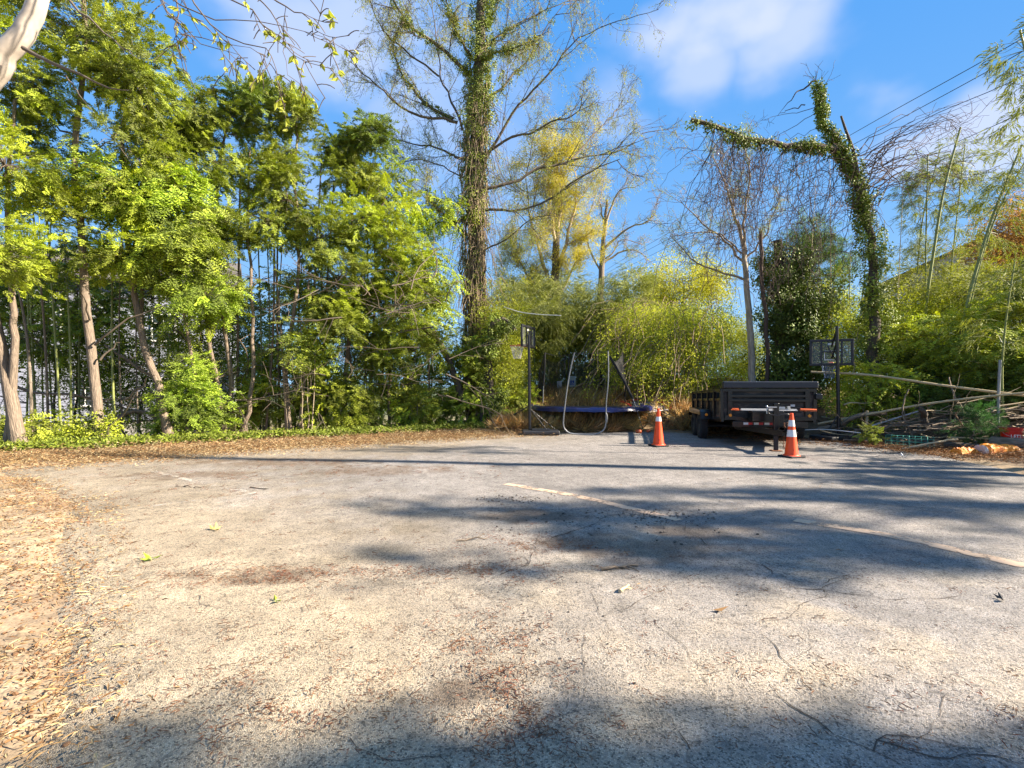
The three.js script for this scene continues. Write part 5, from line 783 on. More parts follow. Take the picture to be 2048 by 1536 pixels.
hoop('basketball hoop seen from behind on the right of the trailer', V(8.72, 0, -14.1), { bw: 1.05, bx: -0.12, by: 0.35, lean: -0.05, top: 3.05, board: [-0.02, 2.36, -0.3], yaw: Math.PI - 0.42, w: 1.05, h: 0.72, struts: [-0.24, 0.24], netM: M.netBlue });
// ================================================================ trampoline with the remains of its safety net
{
  const c = V(2.66, 0, -18.1), t = thing('trampoline', 'round trampoline with blue edge pad, tall curved poles and torn black net', 'trampoline', c), R = 2.1, h = 0.74;
  srand(1234); const pad = new MB(), N = 72, rings = [[1.72, h + 0.005], [1.8, h + 0.03], [2.0, h + 0.03], [2.08, h + 0.0], [2.1, h - 0.09]], at = (i, j) => { const a = i / N * 6.283, [q, y] = rings[j], n = nz(Math.cos(a) * 6, Math.sin(a) * 6, j * 0.9), n2 = nz(Math.cos(a) * 22, Math.sin(a) * 22, j * 1.9); return V(Math.sin(a) * (q + n * 0.02), y + n * 0.045 + n2 * 0.03 - (j === 4 ? 0.02 * n : 0), Math.cos(a) * (q + n * 0.02 + n2 * 0.01)); };
  for (let i = 0; i < N; i++) for (let j = 0; j < 4; j++) { const a = at(i, j), b = at(i + 1, j), d = at(i, j + 1), e = at(i + 1, j + 1); pad.tri(a, d, e).tri(a, e, b); }
  pad.build('edge_pad', M.padBlue, t);
  new MB().add(new THREE.CylinderGeometry(1.74, 1.74, 0.008, 64), new THREE.Matrix4().makeTranslation(0, h, 0)).build('jumping_mat', M.mat, t);
  new MB().add(new THREE.TorusGeometry(1.98, 0.024, 8, 72), new THREE.Matrix4().makeRotationX(Math.PI / 2).setPosition(0, h - 0.06, 0)).build('ring_frame', M.galv, t);
  const L = (pts, d) => pts.map(([x, y, dd]) => W(x, y, dd ?? d).sub(c)), mk = (pts, d, r, m, name) => { const b = new MB(); b.tube(spline(L(pts, d), 22), r * 0.85, 9); b.build(name, m, t); };
  mk([[1149, 705], [1144, 725], [1137, 760], [1132, 795], [1128, 828]], 15.75, 0.022, M.galv, 'net_pole'); mk([[1216, 702], [1217, 730], [1216, 770], [1213, 800], [1212, 828]], 15.75, 0.022, M.galv, 'net_pole');
  mk([[1128, 826], [1127, 852], [1132, 861], [1142, 867], [1168, 868.5], [1192, 868], [1205, 862], [1211, 852], [1212, 826]], 15.72, 0.026, M.galv, 'leg');
  mk([[1212, 826], [1214, 835], [1213, 845]], 15.7, 0.032, M.galv, 'pole_sleeve');
  mk([[1090, 705], [1089, 740], [1087, 772]], 18.6, 0.03, M.foam, 'pole_foam'); mk([[1087, 770], [1086, 800], [1085, 842]], 18.6, 0.022, M.galv, 'net_pole');
  for (const [pts, d] of [[[[1138, 711], [1136, 750], [1134, 806]], 20], [[[1131, 712], [1129, 730], [1128, 752]], 20.1], [[[1194, 711], [1201, 745], [1205, 808]], 20], [[[1246, 705], [1250, 750], [1250, 808]], 18.6], [[[1080, 735], [1077, 770], [1075, 806]], 18.9]]) mk(pts, d, 0.028, M.foam, 'pole_foam');
  mk([[1219, 712], [1240, 748], [1262, 790], [1266, 797]], 17, 0.045, M.foam, 'pole_foam'); mk([[1265, 796], [1276, 828], [1286, 861]], 17, 0.022, M.galv, 'net_pole');
  mk([[1248, 822], [1247, 852], [1253, 862], [1268, 869]], 17.4, 0.022, M.galv, 'leg'); mk([[1280, 822], [1278, 852], [1272, 866]], 17.6, 0.022, M.galv, 'leg'); mk([[1074, 822], [1073, 845]], 19, 0.022, M.galv, 'leg'); mk([[1135, 826], [1133, 845]], 19.8, 0.022, M.galv, 'leg'); mk([[1203, 826], [1204, 838]], 19.8, 0.022, M.galv, 'leg');
  const net = (rows, name, m) => { const b = new MB(); for (let i = 0; i < rows.length - 1; i++) for (let j = 0; j < rows[i].length - 1; j++) { b.tri(rows[i][j], rows[i + 1][j], rows[i + 1][j + 1]).tri(rows[i][j], rows[i + 1][j + 1], rows[i][j + 1]); } b.build(name, m, t); };
  const loft = (A, Bq, n, sag) => { const a = spline(A, 12), b = spline(Bq, 12), rows = []; for (let i = 0; i <= 12; i++) { const r = []; for (let j = 0; j <= n; j++) { const p = a[i].clone().lerp(b[i], j / n); p.y -= sag * Math.sin(Math.PI * j / n) * (1 - i / 12); p.z += 0.06 * Math.sin(j * 2.1 + i * 0.5); r.push(p); } rows.push(r); } return rows; };
  net(loft(L([[1090, 705], [1088, 760], [1087, 808]], 18.6), L([[1086, 712], [1077, 765], [1074, 808]], 19), 5, 0), 'net', M.netDark);
  net(loft(L([[1219, 712], [1243, 752], [1268, 800]], 17), L([[1246, 705], [1254, 760], [1266, 800]], 18.4), 8, 0.25), 'net', M.netDark);
  for (const [A, Bq, s] of [[[[1086, 712], [1077, 765], [1074, 808]], [[1131, 712], [1133, 760], [1134, 808]], 0.25], [[[1138, 712], [1136, 760], [1134, 808]], [[1194, 711], [1201, 760], [1205, 808]], 0.35], [[[1194, 711], [1201, 760], [1205, 808]], [[1246, 706], [1250, 760], [1250, 808]], 0.2]]) net(loft(L(A, 19.9), L(Bq, 19.9), 10, s), 'net', M.netFaint);
  for (const [a, b, d, e, s] of [[[1149, 706], [1090, 705], 15.75, 18.6, -0.03], [[1149, 706], [1216, 702], 15.75, 15.75, -0.05], [[1216, 702], [1246, 705], 15.75, 18.6, -0.1], [[1090, 706], [1131, 712], 18.6, 20, -0.03], [[1138, 712], [1194, 712], 20, 20, -0.06], [[1194, 712], [1246, 706], 20, 18.6, -0.05]]) { const m = new MB(); m.tube(arc(W(...a, d).sub(c), W(...b, e).sub(c), s, 8, 0), 0.006, 4, false); m.build('net_rope', M.blackMatte, t); }
}
// ================================================================ goal with red frame fallen behind the trampoline
{
  const o = W(1300, 815, 18.2), t = thing('sports_goal', 'tipped over red framed goal with white net beside the trampoline', 'goal', o);
  const pts = [[1238, 803, 18.8], [1262, 801, 18.8], [1290, 797, 18.9], [1312, 796, 18.9], [1322, 803, 18.5], [1334, 812, 18.2], [1346, 817, 18], [1352, 817, 18]].map((q) => W(...q).sub(o)); const f = new MB(); f.tube(spline(pts, 30), 0.026, 8); f.tube(spline([[1238, 803, 18.8], [1252, 806, 18], [1262, 812, 17.7]].map((q) => W(...q).sub(o)), 8), 0.022, 8); f.build('frame', M.redTube, t);
  const bp = new MB(); bp.tube(spline([[1325, 810, 17.6], [1332, 830, 17.4], [1337, 848, 17.3]].map((q) => W(...q).sub(o)), 8), 0.02, 7); bp.build('rear_bar', M.blackMatte, t);
  const A = spline([[1262, 802, 18.8], [1290, 798, 18.9], [1312, 797, 18.9], [1324, 806, 18.5], [1338, 816, 18.1]].map((q) => W(...q).sub(o)), 26), Bq = spline([[1282, 822, 17.6], [1294, 825, 17.4], [1305, 824, 17.4], [1318, 822, 17.4], [1336, 819, 17.7]].map((q) => W(...q).sub(o)), 26), n = new MB();
  const at = (i, s) => { const p = A[i].clone().lerp(Bq[i], s); p.y -= Math.sin(s * Math.PI) * 0.07; return p; };
  for (let i = 0; i <= 26; i++) { const q = []; for (let j = 0; j <= 8; j++) q.push(at(i, j / 8)); n.tube(q, 0.008, 3, false); } for (let j = 0; j <= 9; j++) { const q = []; for (let i = 0; i <= 26; i += 2) q.push(at(i, j / 9)); n.tube(q, 0.008, 3, false); } n.build('net', M.netWhite, t);
}
// ================================================================ signs on posts behind the trampoline
{
  const cv = (w, h, fn) => { const c = document.createElement('canvas'); c.width = w; c.height = h; const g = c.getContext('2d'); fn(g, w, h); const t = new THREE.CanvasTexture(c); t.colorSpace = THREE.SRGBColorSpace; t.magFilter = THREE.LinearFilter; return t; };
  const sign = (name, label, px, py, d, w, h, tex, tilt) => { const p = W(px, py, d), y0 = terrain(p.x, p.z), t = thing(name, label, 'sign', V(p.x, y0, p.z), null, 0.05); new MB().bar(V(0, -0.1, -0.03), V(0, p.y - y0 + h / 2 - 0.04, -0.03), 0.05, 0.03).build('post', M.galv, t); const b = new MB(); b.box(w, h, 0.006, 0, 0, 0, [0, 0, 0], 0.002); const pl = b.build('plate', M.white, t); pl.position.set(0, p.y - y0, 0); pl.rotation.z = tilt; const f = new THREE.Mesh(new THREE.PlaneGeometry(w - 0.008, h - 0.008), std(C(1, 1, 1), 0.5, { map: tex })); f.name = 'print'; f.position.z = 0.0045; pl.add(f); };
  const hand = cv(256, 384, (g, w, h) => { g.fillStyle = '#eef3ee'; g.fillRect(0, 0, w, h); g.strokeStyle = '#3f9b6d'; g.lineWidth = 6; g.strokeRect(10, 10, w - 20, h - 20); g.fillStyle = '#2f9160'; g.textAlign = 'center'; g.font = 'bold 42px sans-serif'; g.fillText('RESERVED', w / 2, 66); g.fillText('PARKING', w / 2, 118); g.fillStyle = '#1b4fae'; g.fillRect(48, 150, 160, 170); g.strokeStyle = '#fff'; g.fillStyle = '#fff'; g.lineWidth = 13; g.beginPath(); g.arc(116, 178, 12, 0, 7); g.fill(); g.beginPath(); g.moveTo(117, 196); g.lineTo(121, 246); g.lineTo(160, 246); g.lineTo(178, 290); g.lineTo(192, 286); g.moveTo(119, 216); g.lineTo(152, 216); g.stroke(); g.beginPath(); g.arc(124, 262, 37, 2.4 - 3.9 + 1.5, Math.PI * 1.18); g.stroke(); });
  const note = cv(128, 192, (g, w, h) => { g.fillStyle = '#e9ebf0'; g.fillRect(0, 0, w, h); g.fillStyle = '#7b7f8c'; for (let i = 0; i < 9; i++) g.fillRect(16, 24 + i * 17, 60 + ((i * 37) % 36), 5); });
  sign('parking_sign', 'white disabled parking sign with blue wheelchair square behind the trampoline', 1144.5, 763, 20.45, 0.26, 0.42, hand, 0); sign('small_sign', 'small tilted white notice sign left of the disabled parking sign', 1119, 770, 20.45, 0.19, 0.31, note, 0.06);
}
// ================================================================ loose things by the trampoline
const lay = (name, label, cat, pts, r, m, o = {}) => { const s = pts.map((q) => W(...q)), b = new MB(s[0]); b.tube(o.w ? wander(spline(s, 12), o.w) : spline(s, 12), Array.isArray(r) ? r : [r, r * 0.8], o.sides ?? 8); const x = b.build(name, m); x.position.copy(s[0]); return tag(x, label, cat, o.group); };
lay('pale_pipe', 'pale bent pole hanging in the foliage above the left basketball hoop', 'pole', [[1008, 614, 18.5], [1040, 624, 18.3], [1080, 629, 18], [1122, 631, 17.6]], 0.015, M.white);
lay('dark_pole', 'dark bare pole leaning up from the ground to the trampoline edge', 'pole', [[1002, 842, 17.5], [1030, 828, 17.2], [1058, 812, 16.8]], 0.03, M.barkDark);
{ const p = W(1112, 838, 17.4), t = thing('wood_boards', 'stack of weathered boards tilted under the left side of the trampoline', 'boards', V(p.x, 0.3, p.z), null, 0.25); for (let k = 0; k < 4; k++) new MB().box(0.75, 0.03, 0.11, 0, k * 0.02, (k - 1.5) * 0.13, [0.5, 0, -0.5]).build('board', M.boards, t); }
lay('curb_timber', 'pale timber lying along the lot edge behind the left hoop base', 'timber', [[1012, 858, 16.9], [1060, 858, 16.9], [1098, 857.5, 17]], 0.035, M.boards);
{ srand(88); for (let k = 0; k < 3; k++) { const p = G([1277, 1297, 1322][k], 866 - (k % 2)); p.y = 0.05; const m = new MB(); m.add(new THREE.IcosahedronGeometry([0.1, 0.07, 0.06][k], 2), new THREE.Matrix4().makeScale(1, 0.7, 1)); const o = m.build('orange_litter', M.orangePlastic); o.position.copy(p); tag(o, ['largest orange plastic lump at the foot of the leaning trampoline pole', 'orange plastic lump right of the leaning trampoline pole', 'small orange lump behind the one collar cone'][k], 'plastic lump'); } }
// ================================================================ brush pile and what lies on it
{
  srand(2024); const o = V(9.8, 0, -12.6), m = new MB(o), lf = new Leaves(o);
  for (let i = 0; i < 620; i++) { const u = rnd(), px = mix(1650, 2120, u), d = mix(14.4, 11.6, u) + rr(-0.7, 2.2), a = W(px, 860, d); a.y = terrain(a.x, a.z) + rr(0, 0.85) * rnd() * mix(0.5, 1.2, u); const ang = gauss() * 0.45 + (rnd() < 0.2 ? 1.2 : 0), len = rr(0.7, 3.2), b = a.clone().add(V(Math.cos(ang) * len, Math.sin(ang) * len * 0.25 * (rnd() < 0.5 ? 1 : -0.3) + rr(-0.1, 0.2), gauss() * len * 0.35)); b.y = Math.max(0.04, b.y); m.tube(arc(a, b, gauss() * 0.04, 5, 0.02), [rr(0.008, 0.028), 0.007], 5, false); if (rnd() < 0.3) grow(m, a.clone().lerp(b, 0.6), V(gauss(), 0.5, gauss()), rr(0.3, 0.8), 0.008, 1, { kids: { 1: 3 } }); }
  const b = m.build('brush_pile', M.deadwood); const m2 = new MB(o); for (let i = 0; i < 70; i++) { const u = rnd(), px = mix(1640, 2120, u), d = mix(14.2, 11.5, u) + rr(-0.4, 1.2), a = W(px, 860, d); a.y = terrain(a.x, a.z) + rr(0.05, 1.0) * rnd() + 0.05; const ang = gauss() * 0.35, len = rr(0.8, 3), b2 = a.clone().add(V(Math.cos(ang) * len, Math.sin(ang) * len * 0.4, gauss() * len * 0.2)); b2.y = Math.max(0.05, b2.y); m2.tube(arc(a, b2, gauss() * 0.04, 6, 0.015), [rr(0.01, 0.026), 0.006], 5, false); } for (let i = 0; i < 4; i++) { const px = rr(1700, 2100), a = W(px, 860, rr(12.2, 14)), b2 = a.clone().add(V(gauss() * 0.5, rr(0.5, 1.4), gauss() * 0.3)); a.y = terrain(a.x, a.z); m2.tube(arc(a, b2, 0.03, 6, 0.02), [rr(0.008, 0.018), 0.006], 5, false); } const bb = m2.build('pale_brush', M.canePile); bb.position.copy(o); tag(bb, 'pale loose bamboo stalks and sticks strewn over the brush pile', 'brush', null, 'stuff'); b.position.copy(o); tag(b, 'heap of cut brown branches and sticks along the right lot edge', 'brush pile', null, 'stuff');
}
lay('bamboo_pole', 'long pale bamboo pole sloping down to the right from behind the right hoop', 'bamboo pole', [[1622, 744, 15], [1740, 750, 14], [1880, 770, 13], [2048, 791, 11.8], [2150, 800, 11.2]], [0.03, 0.028], M.caneWood);
lay('bamboo_pole', 'long bamboo pole rising to the right from the hoop base to the frame edge', 'bamboo pole', [[1636, 848, 14.6], [1740, 828, 13.8], [1880, 804, 12.8], [2048, 786, 11.6], [2150, 778, 11]], [0.03, 0.024], M.caneWood);
lay('curved_branch', 'thick curved brown branch rising right of the right hoop base', 'branch', [[1636, 858, 14.4], [1680, 850, 14.2], [1700, 838, 14], [1722, 830, 13.9], [1770, 826, 14]], [0.05, 0.06], M.deadwood);
lay('grey_pipe', 'straight grey pipe leaning on the brush pile above the wire roll', 'pipe', [[1740, 853, 13.4], [1842, 821, 12.9]], [0.022, 0.022], M.galv);
lay('white_pipe', 'white pipe lying on the ground at the right hoop base', 'pipe', [[1600, 860, 14.3], [1650, 859, 14], [1722, 866, 13.4]], [0.012, 0.012], M.white);
lay('ground_pole', 'pale pole on the ground pointing from the asphalt towards the log', 'pole', [[1804, 898, 12.1], [1860, 887, 11.9], [1915, 879, 11.8]], [0.022, 0.028], M.caneWood, { w: 0.01 });
lay('ground_pole', 'thin straight pole lying in front of the green conifer shrub', 'pole', [[1902, 875, 12.2], [2006, 878, 11.7]], [0.018, 0.018], M.caneWood);
lay('wood_stake', 'short upright wooden stake at the left end of the brush pile', 'stake', [[1733, 857, 13.9], [1733.5, 840, 13.9], [1734, 821, 13.9]], [0.035, 0.032], M.caneWood);
lay('metal_post', 'galvanized metal post standing in the brush pile at far right', 'post', [[1996, 850, 12], [1997, 790, 12], [2000, 720, 12]], [0.03, 0.03], M.galv);
lay('leaning_stick', 'bare stick leaning left above the green conifer shrub', 'stick', [[1928, 826, 12.6], [1905, 780, 12.8], [1898, 755, 13]], [0.025, 0.015], M.deadwood, { w: 0.01 });
lay('leaning_stick', 'upright crooked stick in the middle of the brush pile', 'stick', [[1812, 862, 13], [1806, 826, 13], [1806, 806, 13], [1817, 778, 13]], [0.02, 0.014], M.deadwood, { w: 0.01 });
lay('log', 'grey weathered log behind the orange bag at the right edge', 'log', [[1984, 884, 11.75], [2040, 889, 11.3], [2110, 894, 10.9]], [0.13, 0.14], M.barkGrey, { sides: 12 });
lay('log', 'dark half buried log left of the orange bag', 'log', [[1888, 890, 12], [1930, 893, 11.8], [1960, 896, 11.6]], [0.09, 0.08], M.barkDark, { sides: 10 });
lay('stump_root', 'dark upright root ball in the middle of the brush pile', 'root', [[1852, 856, 13], [1851, 836, 13], [1846, 822, 12.9], [1838, 814, 12.9]], [0.09, 0.05], M.barkDark, { w: 0.02 });
{ // roll of green wire fence
  srand(66); const c = W(1772, 873, 12.9), e = W(1868, 872, 12.3); c.y = e.y = 0.14; const m = new MB(c), ax = V().subVectors(e, c), u = ax.clone().normalize(), w = V().crossVectors(u, V(0, 1, 0)).normalize();
  for (let k = 0; k <= 8; k++) { const p = c.clone().addScaledVector(ax, k / 8), pts = []; for (let a = 0; a <= 20; a++) { const q = a / 20 * 6.283 * 1.0; pts.push(p.clone().addScaledVector(w, Math.cos(q) * 0.16).add(V(0, Math.sin(q) * 0.125, 0))); } m.tube(pts, k % 3 === 1 ? 0.006 : 0.003, 4, false); }
  for (let k = 0; k < 9; k++) { const q = k / 9 * 6.283, s = w.clone().multiplyScalar(Math.cos(q) * 0.16).add(V(0, Math.sin(q) * 0.125, 0)); m.tube([c.clone().add(s), e.clone().add(s)], 0.003, 4, false); }
  const o = m.build('wire_roll', M.wireGreen); o.position.copy(c); tag(o, 'roll of green wire fencing lying in front of the brush pile', 'wire fencing');
}
plant({ name: 'conifer_shrub', cat: 'shrub', label: 'small bluish green conifer shrub left of the red bucket', seed: 140, leaf: 'needles', mat: M.pine, size: 0.5, limb: 0.01, spread: 0.12, droop: 0, woodName: 'stems', leafName: 'foliage', tone: [0.9, 1.25, 1.3], stems: [stem(11.9, [[1950, 884], [1950, 850]], 0.02, 0.01)], blobs: [{ p: [1950, 856, 11.9], r: [40, 22], k: 26, m: 8 }, { p: [1955, 832, 11.9], r: [16, 18], k: 8, m: 7 }] });
plant({ name: 'fern_clump', cat: 'plant', label: 'small yellow green fern left of the green wire roll', seed: 141, leaf: 'cypress', mat: M.shrub, size: 0.32, limb: 0.008, spread: 0.1, droop: 0, woodName: 'stems', leafName: 'foliage', stems: [stem(12.9, [[1745, 880], [1745, 868]], 0.012, 0.006)], blobs: [{ p: [1745, 868, 12.9], r: [17, 10], k: 9, m: 6 }] });
{ // bucket
  const p = W(2022, 874, 11.6), t = thing('bucket', 'red plastic bucket with white lettering behind the log at the right edge', 'bucket', V(p.x, 0.17, p.z), null, -0.2);
  const c = document.createElement('canvas'); c.width = 1024; c.height = 256; const g = c.getContext('2d'); g.fillStyle = '#c2180f'; g.fillRect(0, 0, 1024, 256); g.fillStyle = '#f2e9e4'; g.font = 'bold 82px sans-serif'; g.textAlign = 'center'; for (const x of [256, 768]) { g.fillText("LET'S", x, 150); g.fillText('DO THIS', x, 232); }
  const tx = new THREE.CanvasTexture(c); tx.colorSpace = THREE.SRGBColorSpace; tx.wrapS = THREE.RepeatWrapping; tx.offset.x = 0.25;
  new MB().add(new THREE.CylinderGeometry(0.19, 0.16, 0.36, 36, 1, true), new THREE.Matrix4().makeRotationY(0).setPosition(0, 0.18, 0)).build('pail', std(C(1, 1, 1), 0.4, { map: tx, side: THREE.DoubleSide }), t);
  new MB().add(new THREE.TorusGeometry(0.193, 0.01, 8, 36), new THREE.Matrix4().makeRotationX(Math.PI / 2).setPosition(0, 0.36, 0)).add(new THREE.TorusGeometry(0.186, 0.007, 8, 36), new THREE.Matrix4().makeRotationX(Math.PI / 2).setPosition(0, 0.31, 0)).build('lip', M.bucketRed, t); new MB().add(new THREE.CylinderGeometry(0.16, 0.16, 0.01, 30), new THREE.Matrix4().setPosition(0, 0.02, 0)).build('bottom', M.bucketRed, t);
  const hd = new MB(); hd.tube(spline([V(-0.19, 0.3, 0), V(-0.17, 0.22, 0.15), V(0, 0.17, 0.2), V(0.17, 0.22, 0.15), V(0.19, 0.3, 0)], 16), 0.004, 5, false); hd.build('handle', M.steel, t);
}
{ // bag of soil: a limp pillow
  const p = W(1966, 905, 11.2), t = thing('soil_bag', 'crumpled orange and white plastic soil bag lying by the log at the right edge', 'bag', V(p.x, 0.0, p.z), null, 0.05);
  const pillow = (w, d, h, s, tx) => { const N = 34, K = 14, m = new MB(), top = (i, j) => { const u = i / N * 2 - 1, v = j / K * 2 - 1, e = Math.pow(Math.max(0, 1 - u ** 6), 0.5) * Math.pow(Math.max(0, 1 - v ** 4), 0.5), n = nz(u * 3 + s, v * 3, s) * 0.03 + nz(u * 9 + s, v * 7, s) * 0.012; return V(u * w / 2 * (1 + 0.05 * v * v), 0.03 + e * h + n * (0.3 + e), v * d / 2 * (1 - 0.12 * (1 - u * u)) + n * 0.4); }; const bot = (i, j) => { const q = top(i, j); q.y = 0.012; return q; };
    for (const [fn, f] of [[top, 1], [bot, -1]]) for (let i = 0; i < N; i++) for (let j = 0; j < K; j++) { const a = fn(i, j), b = fn(i + 1, j), c = fn(i + 1, j + 1), e = fn(i, j + 1); f > 0 ? m.tri(a, c, b).tri(a, e, c) : m.tri(a, b, c).tri(a, c, e); } const b2 = m.geo(); const uv = b2.attributes.uv; for (let k = 0; k < uv.count; k++) uv.setXY(k, uv.getX(k) * 1.6, uv.getY(k) * 1.6); return b2; };
  const tex = dataTex(256, (u, v) => { const n = tnoise(u, v, 5, 2), q = tnoise(u, v, 16, 6), s = sstep(0.12, 0.3, n), r = sstep(0.22, 0.36, q); let c = [0.97, 0.58, 0.08]; c = c.map((a, k) => mix(a, [0.86, 0.27, 0.1][k], s * 0.35)); c = c.map((a, k) => mix(a, [0.96, 0.85, 0.5][k], r * 0.8)); return c; }, true);
  M.bagWhite = std(C(0.42, 0.42, 0.42), 0.6); const m = std(C(0.75, 0.75, 0.75), 0.55, { map: tex }), a = new THREE.Mesh(pillow(0.74, 0.46, 0.19, 1.7, 0), m); a.name = 'filled_end'; a.position.set(0.3, 0, 0.04); a.rotation.z = -0.02; t.add(a);
  const b = new THREE.Mesh(pillow(0.46, 0.3, 0.11, 5.1, 0), m); b.name = 'empty_end'; b.position.set(-0.36, 0, -0.06); b.rotation.y = 0.15; t.add(b);
  const w = new THREE.Mesh(pillow(0.09, 0.42, 0.165, 1.9, 0), M.bagWhite); w.name = 'white_band'; w.position.set(-0.07, 0, 0.03); w.rotation.y = -0.2; t.add(w);
}
// ================================================================ painted lines, cracks and broken patches in the asphalt
{
  const aTex = dataTex(512, (u, v) => sstep(-0.12, 0.3, tnoise(u, v, 7, 1) + tnoise(u, v, 30, 4) * 0.8 + tnoise(u, v, 90, 6) * 0.4) * 0.75), bTex = dataTex(512, (u, v) => sstep(-0.45, 0.1, tnoise(u, v, 7, 1) + tnoise(u, v, 30, 4) * 0.7 + tnoise(u, v, 90, 6) * 0.4)); 
  const paint = (label, pts, w, col, op) => { const g = new THREE.BufferGeometry(), p = [], uv = [], ix = []; const s = spline(pts, 40); s.forEach((q, i) => { const a = s[Math.min(i + 1, 40)], b = s[Math.max(0, i - 1)], n = V(a.z - b.z, 0, b.x - a.x).normalize(); for (const e of [-1, 1]) { const x = q.x + n.x * e * w / 2, z = q.z + n.z * e * w / 2, n1 = fbm(x * 0.45, z * 0.45, 1.1), n2 = fbm(x * 1.9, z * 1.9, 5.2); p.push(x, n1 * 0.015 + n2 * 0.004 + 0.005, z); uv.push(x * 0.7, z * 0.7); } if (i) { const k = i * 2; ix.push(k - 2, k, k - 1, k, k + 1, k - 1); } }); g.setAttribute('position', new THREE.Float32BufferAttribute(p, 3)); g.setAttribute('uv', new THREE.Float32BufferAttribute(uv, 2)); g.setIndex(ix); g.computeVertexNormals(); const m = new THREE.Mesh(g, std(col, 0.8, { alphaMap: op >= 1 ? bTex : aTex, transparent: true, opacity: op, side: THREE.DoubleSide })); m.name = numbered('painted_line'); m.receiveShadow = true; scene.add(tag(m, label, 'painted line', null, 'structure')); };
  const pw = C(0.5, 0.46, 0.39), pt = C(0.50, 0.36, 0.25);
  paint('faded white parking line running left into the dirt', [G(508, 988), G(410, 968), G(296, 940)], 0.11, pw, 0.9);
  paint('faded white parking line from the corner towards the dirt', [G(505, 990), G(400, 1001), G(275, 1016)], 0.1, pw, 0.55);
  paint('short faded white line near the long shadow', [G(640, 916), G(720, 926), G(800, 938)], 0.1, pw, 0.5);
  paint('faint white line below the left basketball hoop', [G(1210, 877), G(1080, 895), G(950, 912)], 0.1, pw, 0.6);
  paint('faint white line left of the basketball hoop base', [G(960, 881), G(880, 889), G(1080, 902)].sort((a, b) => a.x - b.x), 0.1, pw, 0.6);
  paint('faded tan paint stripe crossing the broken patches', [G(1012, 968), G(1150, 992), G(1275, 1020), G(1360, 1040)], 0.15, pt, 1);
  paint('faded tan paint stripe running to the right frame edge', [G(1590, 1040), G(1800, 1075), G(2060, 1135)], 0.17, pt, 1);
  srand(909); const ck = new MB(); M.crack = std(C(0.055, 0.042, 0.033), 1);
  const crack = (a, b, w, kink = 0.12, sub = 0) => { const L = a.distanceTo(b), n = Math.max(6, Math.floor(L / 0.06)), q = V(b.z - a.z, 0, a.x - b.x).normalize(); let off = 0, prev = null; const s = rr(0, 90); for (let i = 0; i <= n; i++) { const t = i / n, c = a.clone().lerp(b, t); off = fbm(t * L * 1.4, s, 0.5, 4) * kink * 5 * Math.min(1, t * 6, (1 - t) * 6 + 0.2); c.addScaledVector(q, off); c.y = fbm(c.x * 0.45, c.z * 0.45, 1.1) * 0.015 + fbm(c.x * 1.9, c.z * 1.9, 5.2) * 0.004 + 0.004; const ww = w * 0.95 * (0.2 + Math.abs(nz(t * L * 5, s)) * 2.4) * (1 - 0.5 * t), l = c.clone().addScaledVector(q, ww), r = c.clone().addScaledVector(q, -ww); if (prev) ck.tri(prev[0], l, r).tri(prev[0], r, prev[1]); prev = [l, r]; if (sub && i % 7 === 4 && rnd() < 0.75) crack(c, c.clone().add(V().subVectors(b, a).normalize().applyAxisAngle(V(0, 1, 0), (rnd() < 0.5 ? 1 : -1) * rr(0.5, 1.2)).multiplyScalar(rr(0.2, 0.7))), w * 0.6, 0.05, sub - 1); } };
  for (const [x0, y0, x1, y1, w] of [[1310, 1240, 1420, 1340, 0.004], [1540, 1370, 1650, 1460, 0.006], [1650, 1455, 1800, 1530, 0.006], [1330, 1180, 1060, 1330, 0.003], [1370, 1060, 1510, 1130, 0.005], [1500, 1120, 1560, 1160, 0.005], [1560, 1175, 1960, 1195, 0.004], [1060, 1090, 1240, 1030, 0.007], [1230, 1030, 1390, 1035, 0.009], [1000, 1150, 1110, 1060, 0.004], [1370, 1060, 1440, 1000, 0.004], [1330, 1440, 1560, 1380, 0.003], [500, 1420, 700, 1480, 0.003], [880, 1300, 1040, 1180, 0.003], [1620, 1380, 1500, 1250, 0.004], [400, 1190, 560, 1260, 0.002], [1200, 1230, 1180, 1150, 0.003], [1750, 1480, 2048, 1536, 0.005], [1380, 1500, 1330, 1430, 0.004], [700, 1480, 900, 1536, 0.003], [1700, 1150, 1500, 1250, 0.003], [960, 1010, 1080, 990, 0.006]]) crack(G(x0, y0), G(x1, y1), w, 0.06, 2);
  const o = ck.build('crack', M.crack); tag(o, 'network of thin dark cracks in the asphalt', 'cracks', null, 'stuff');
}
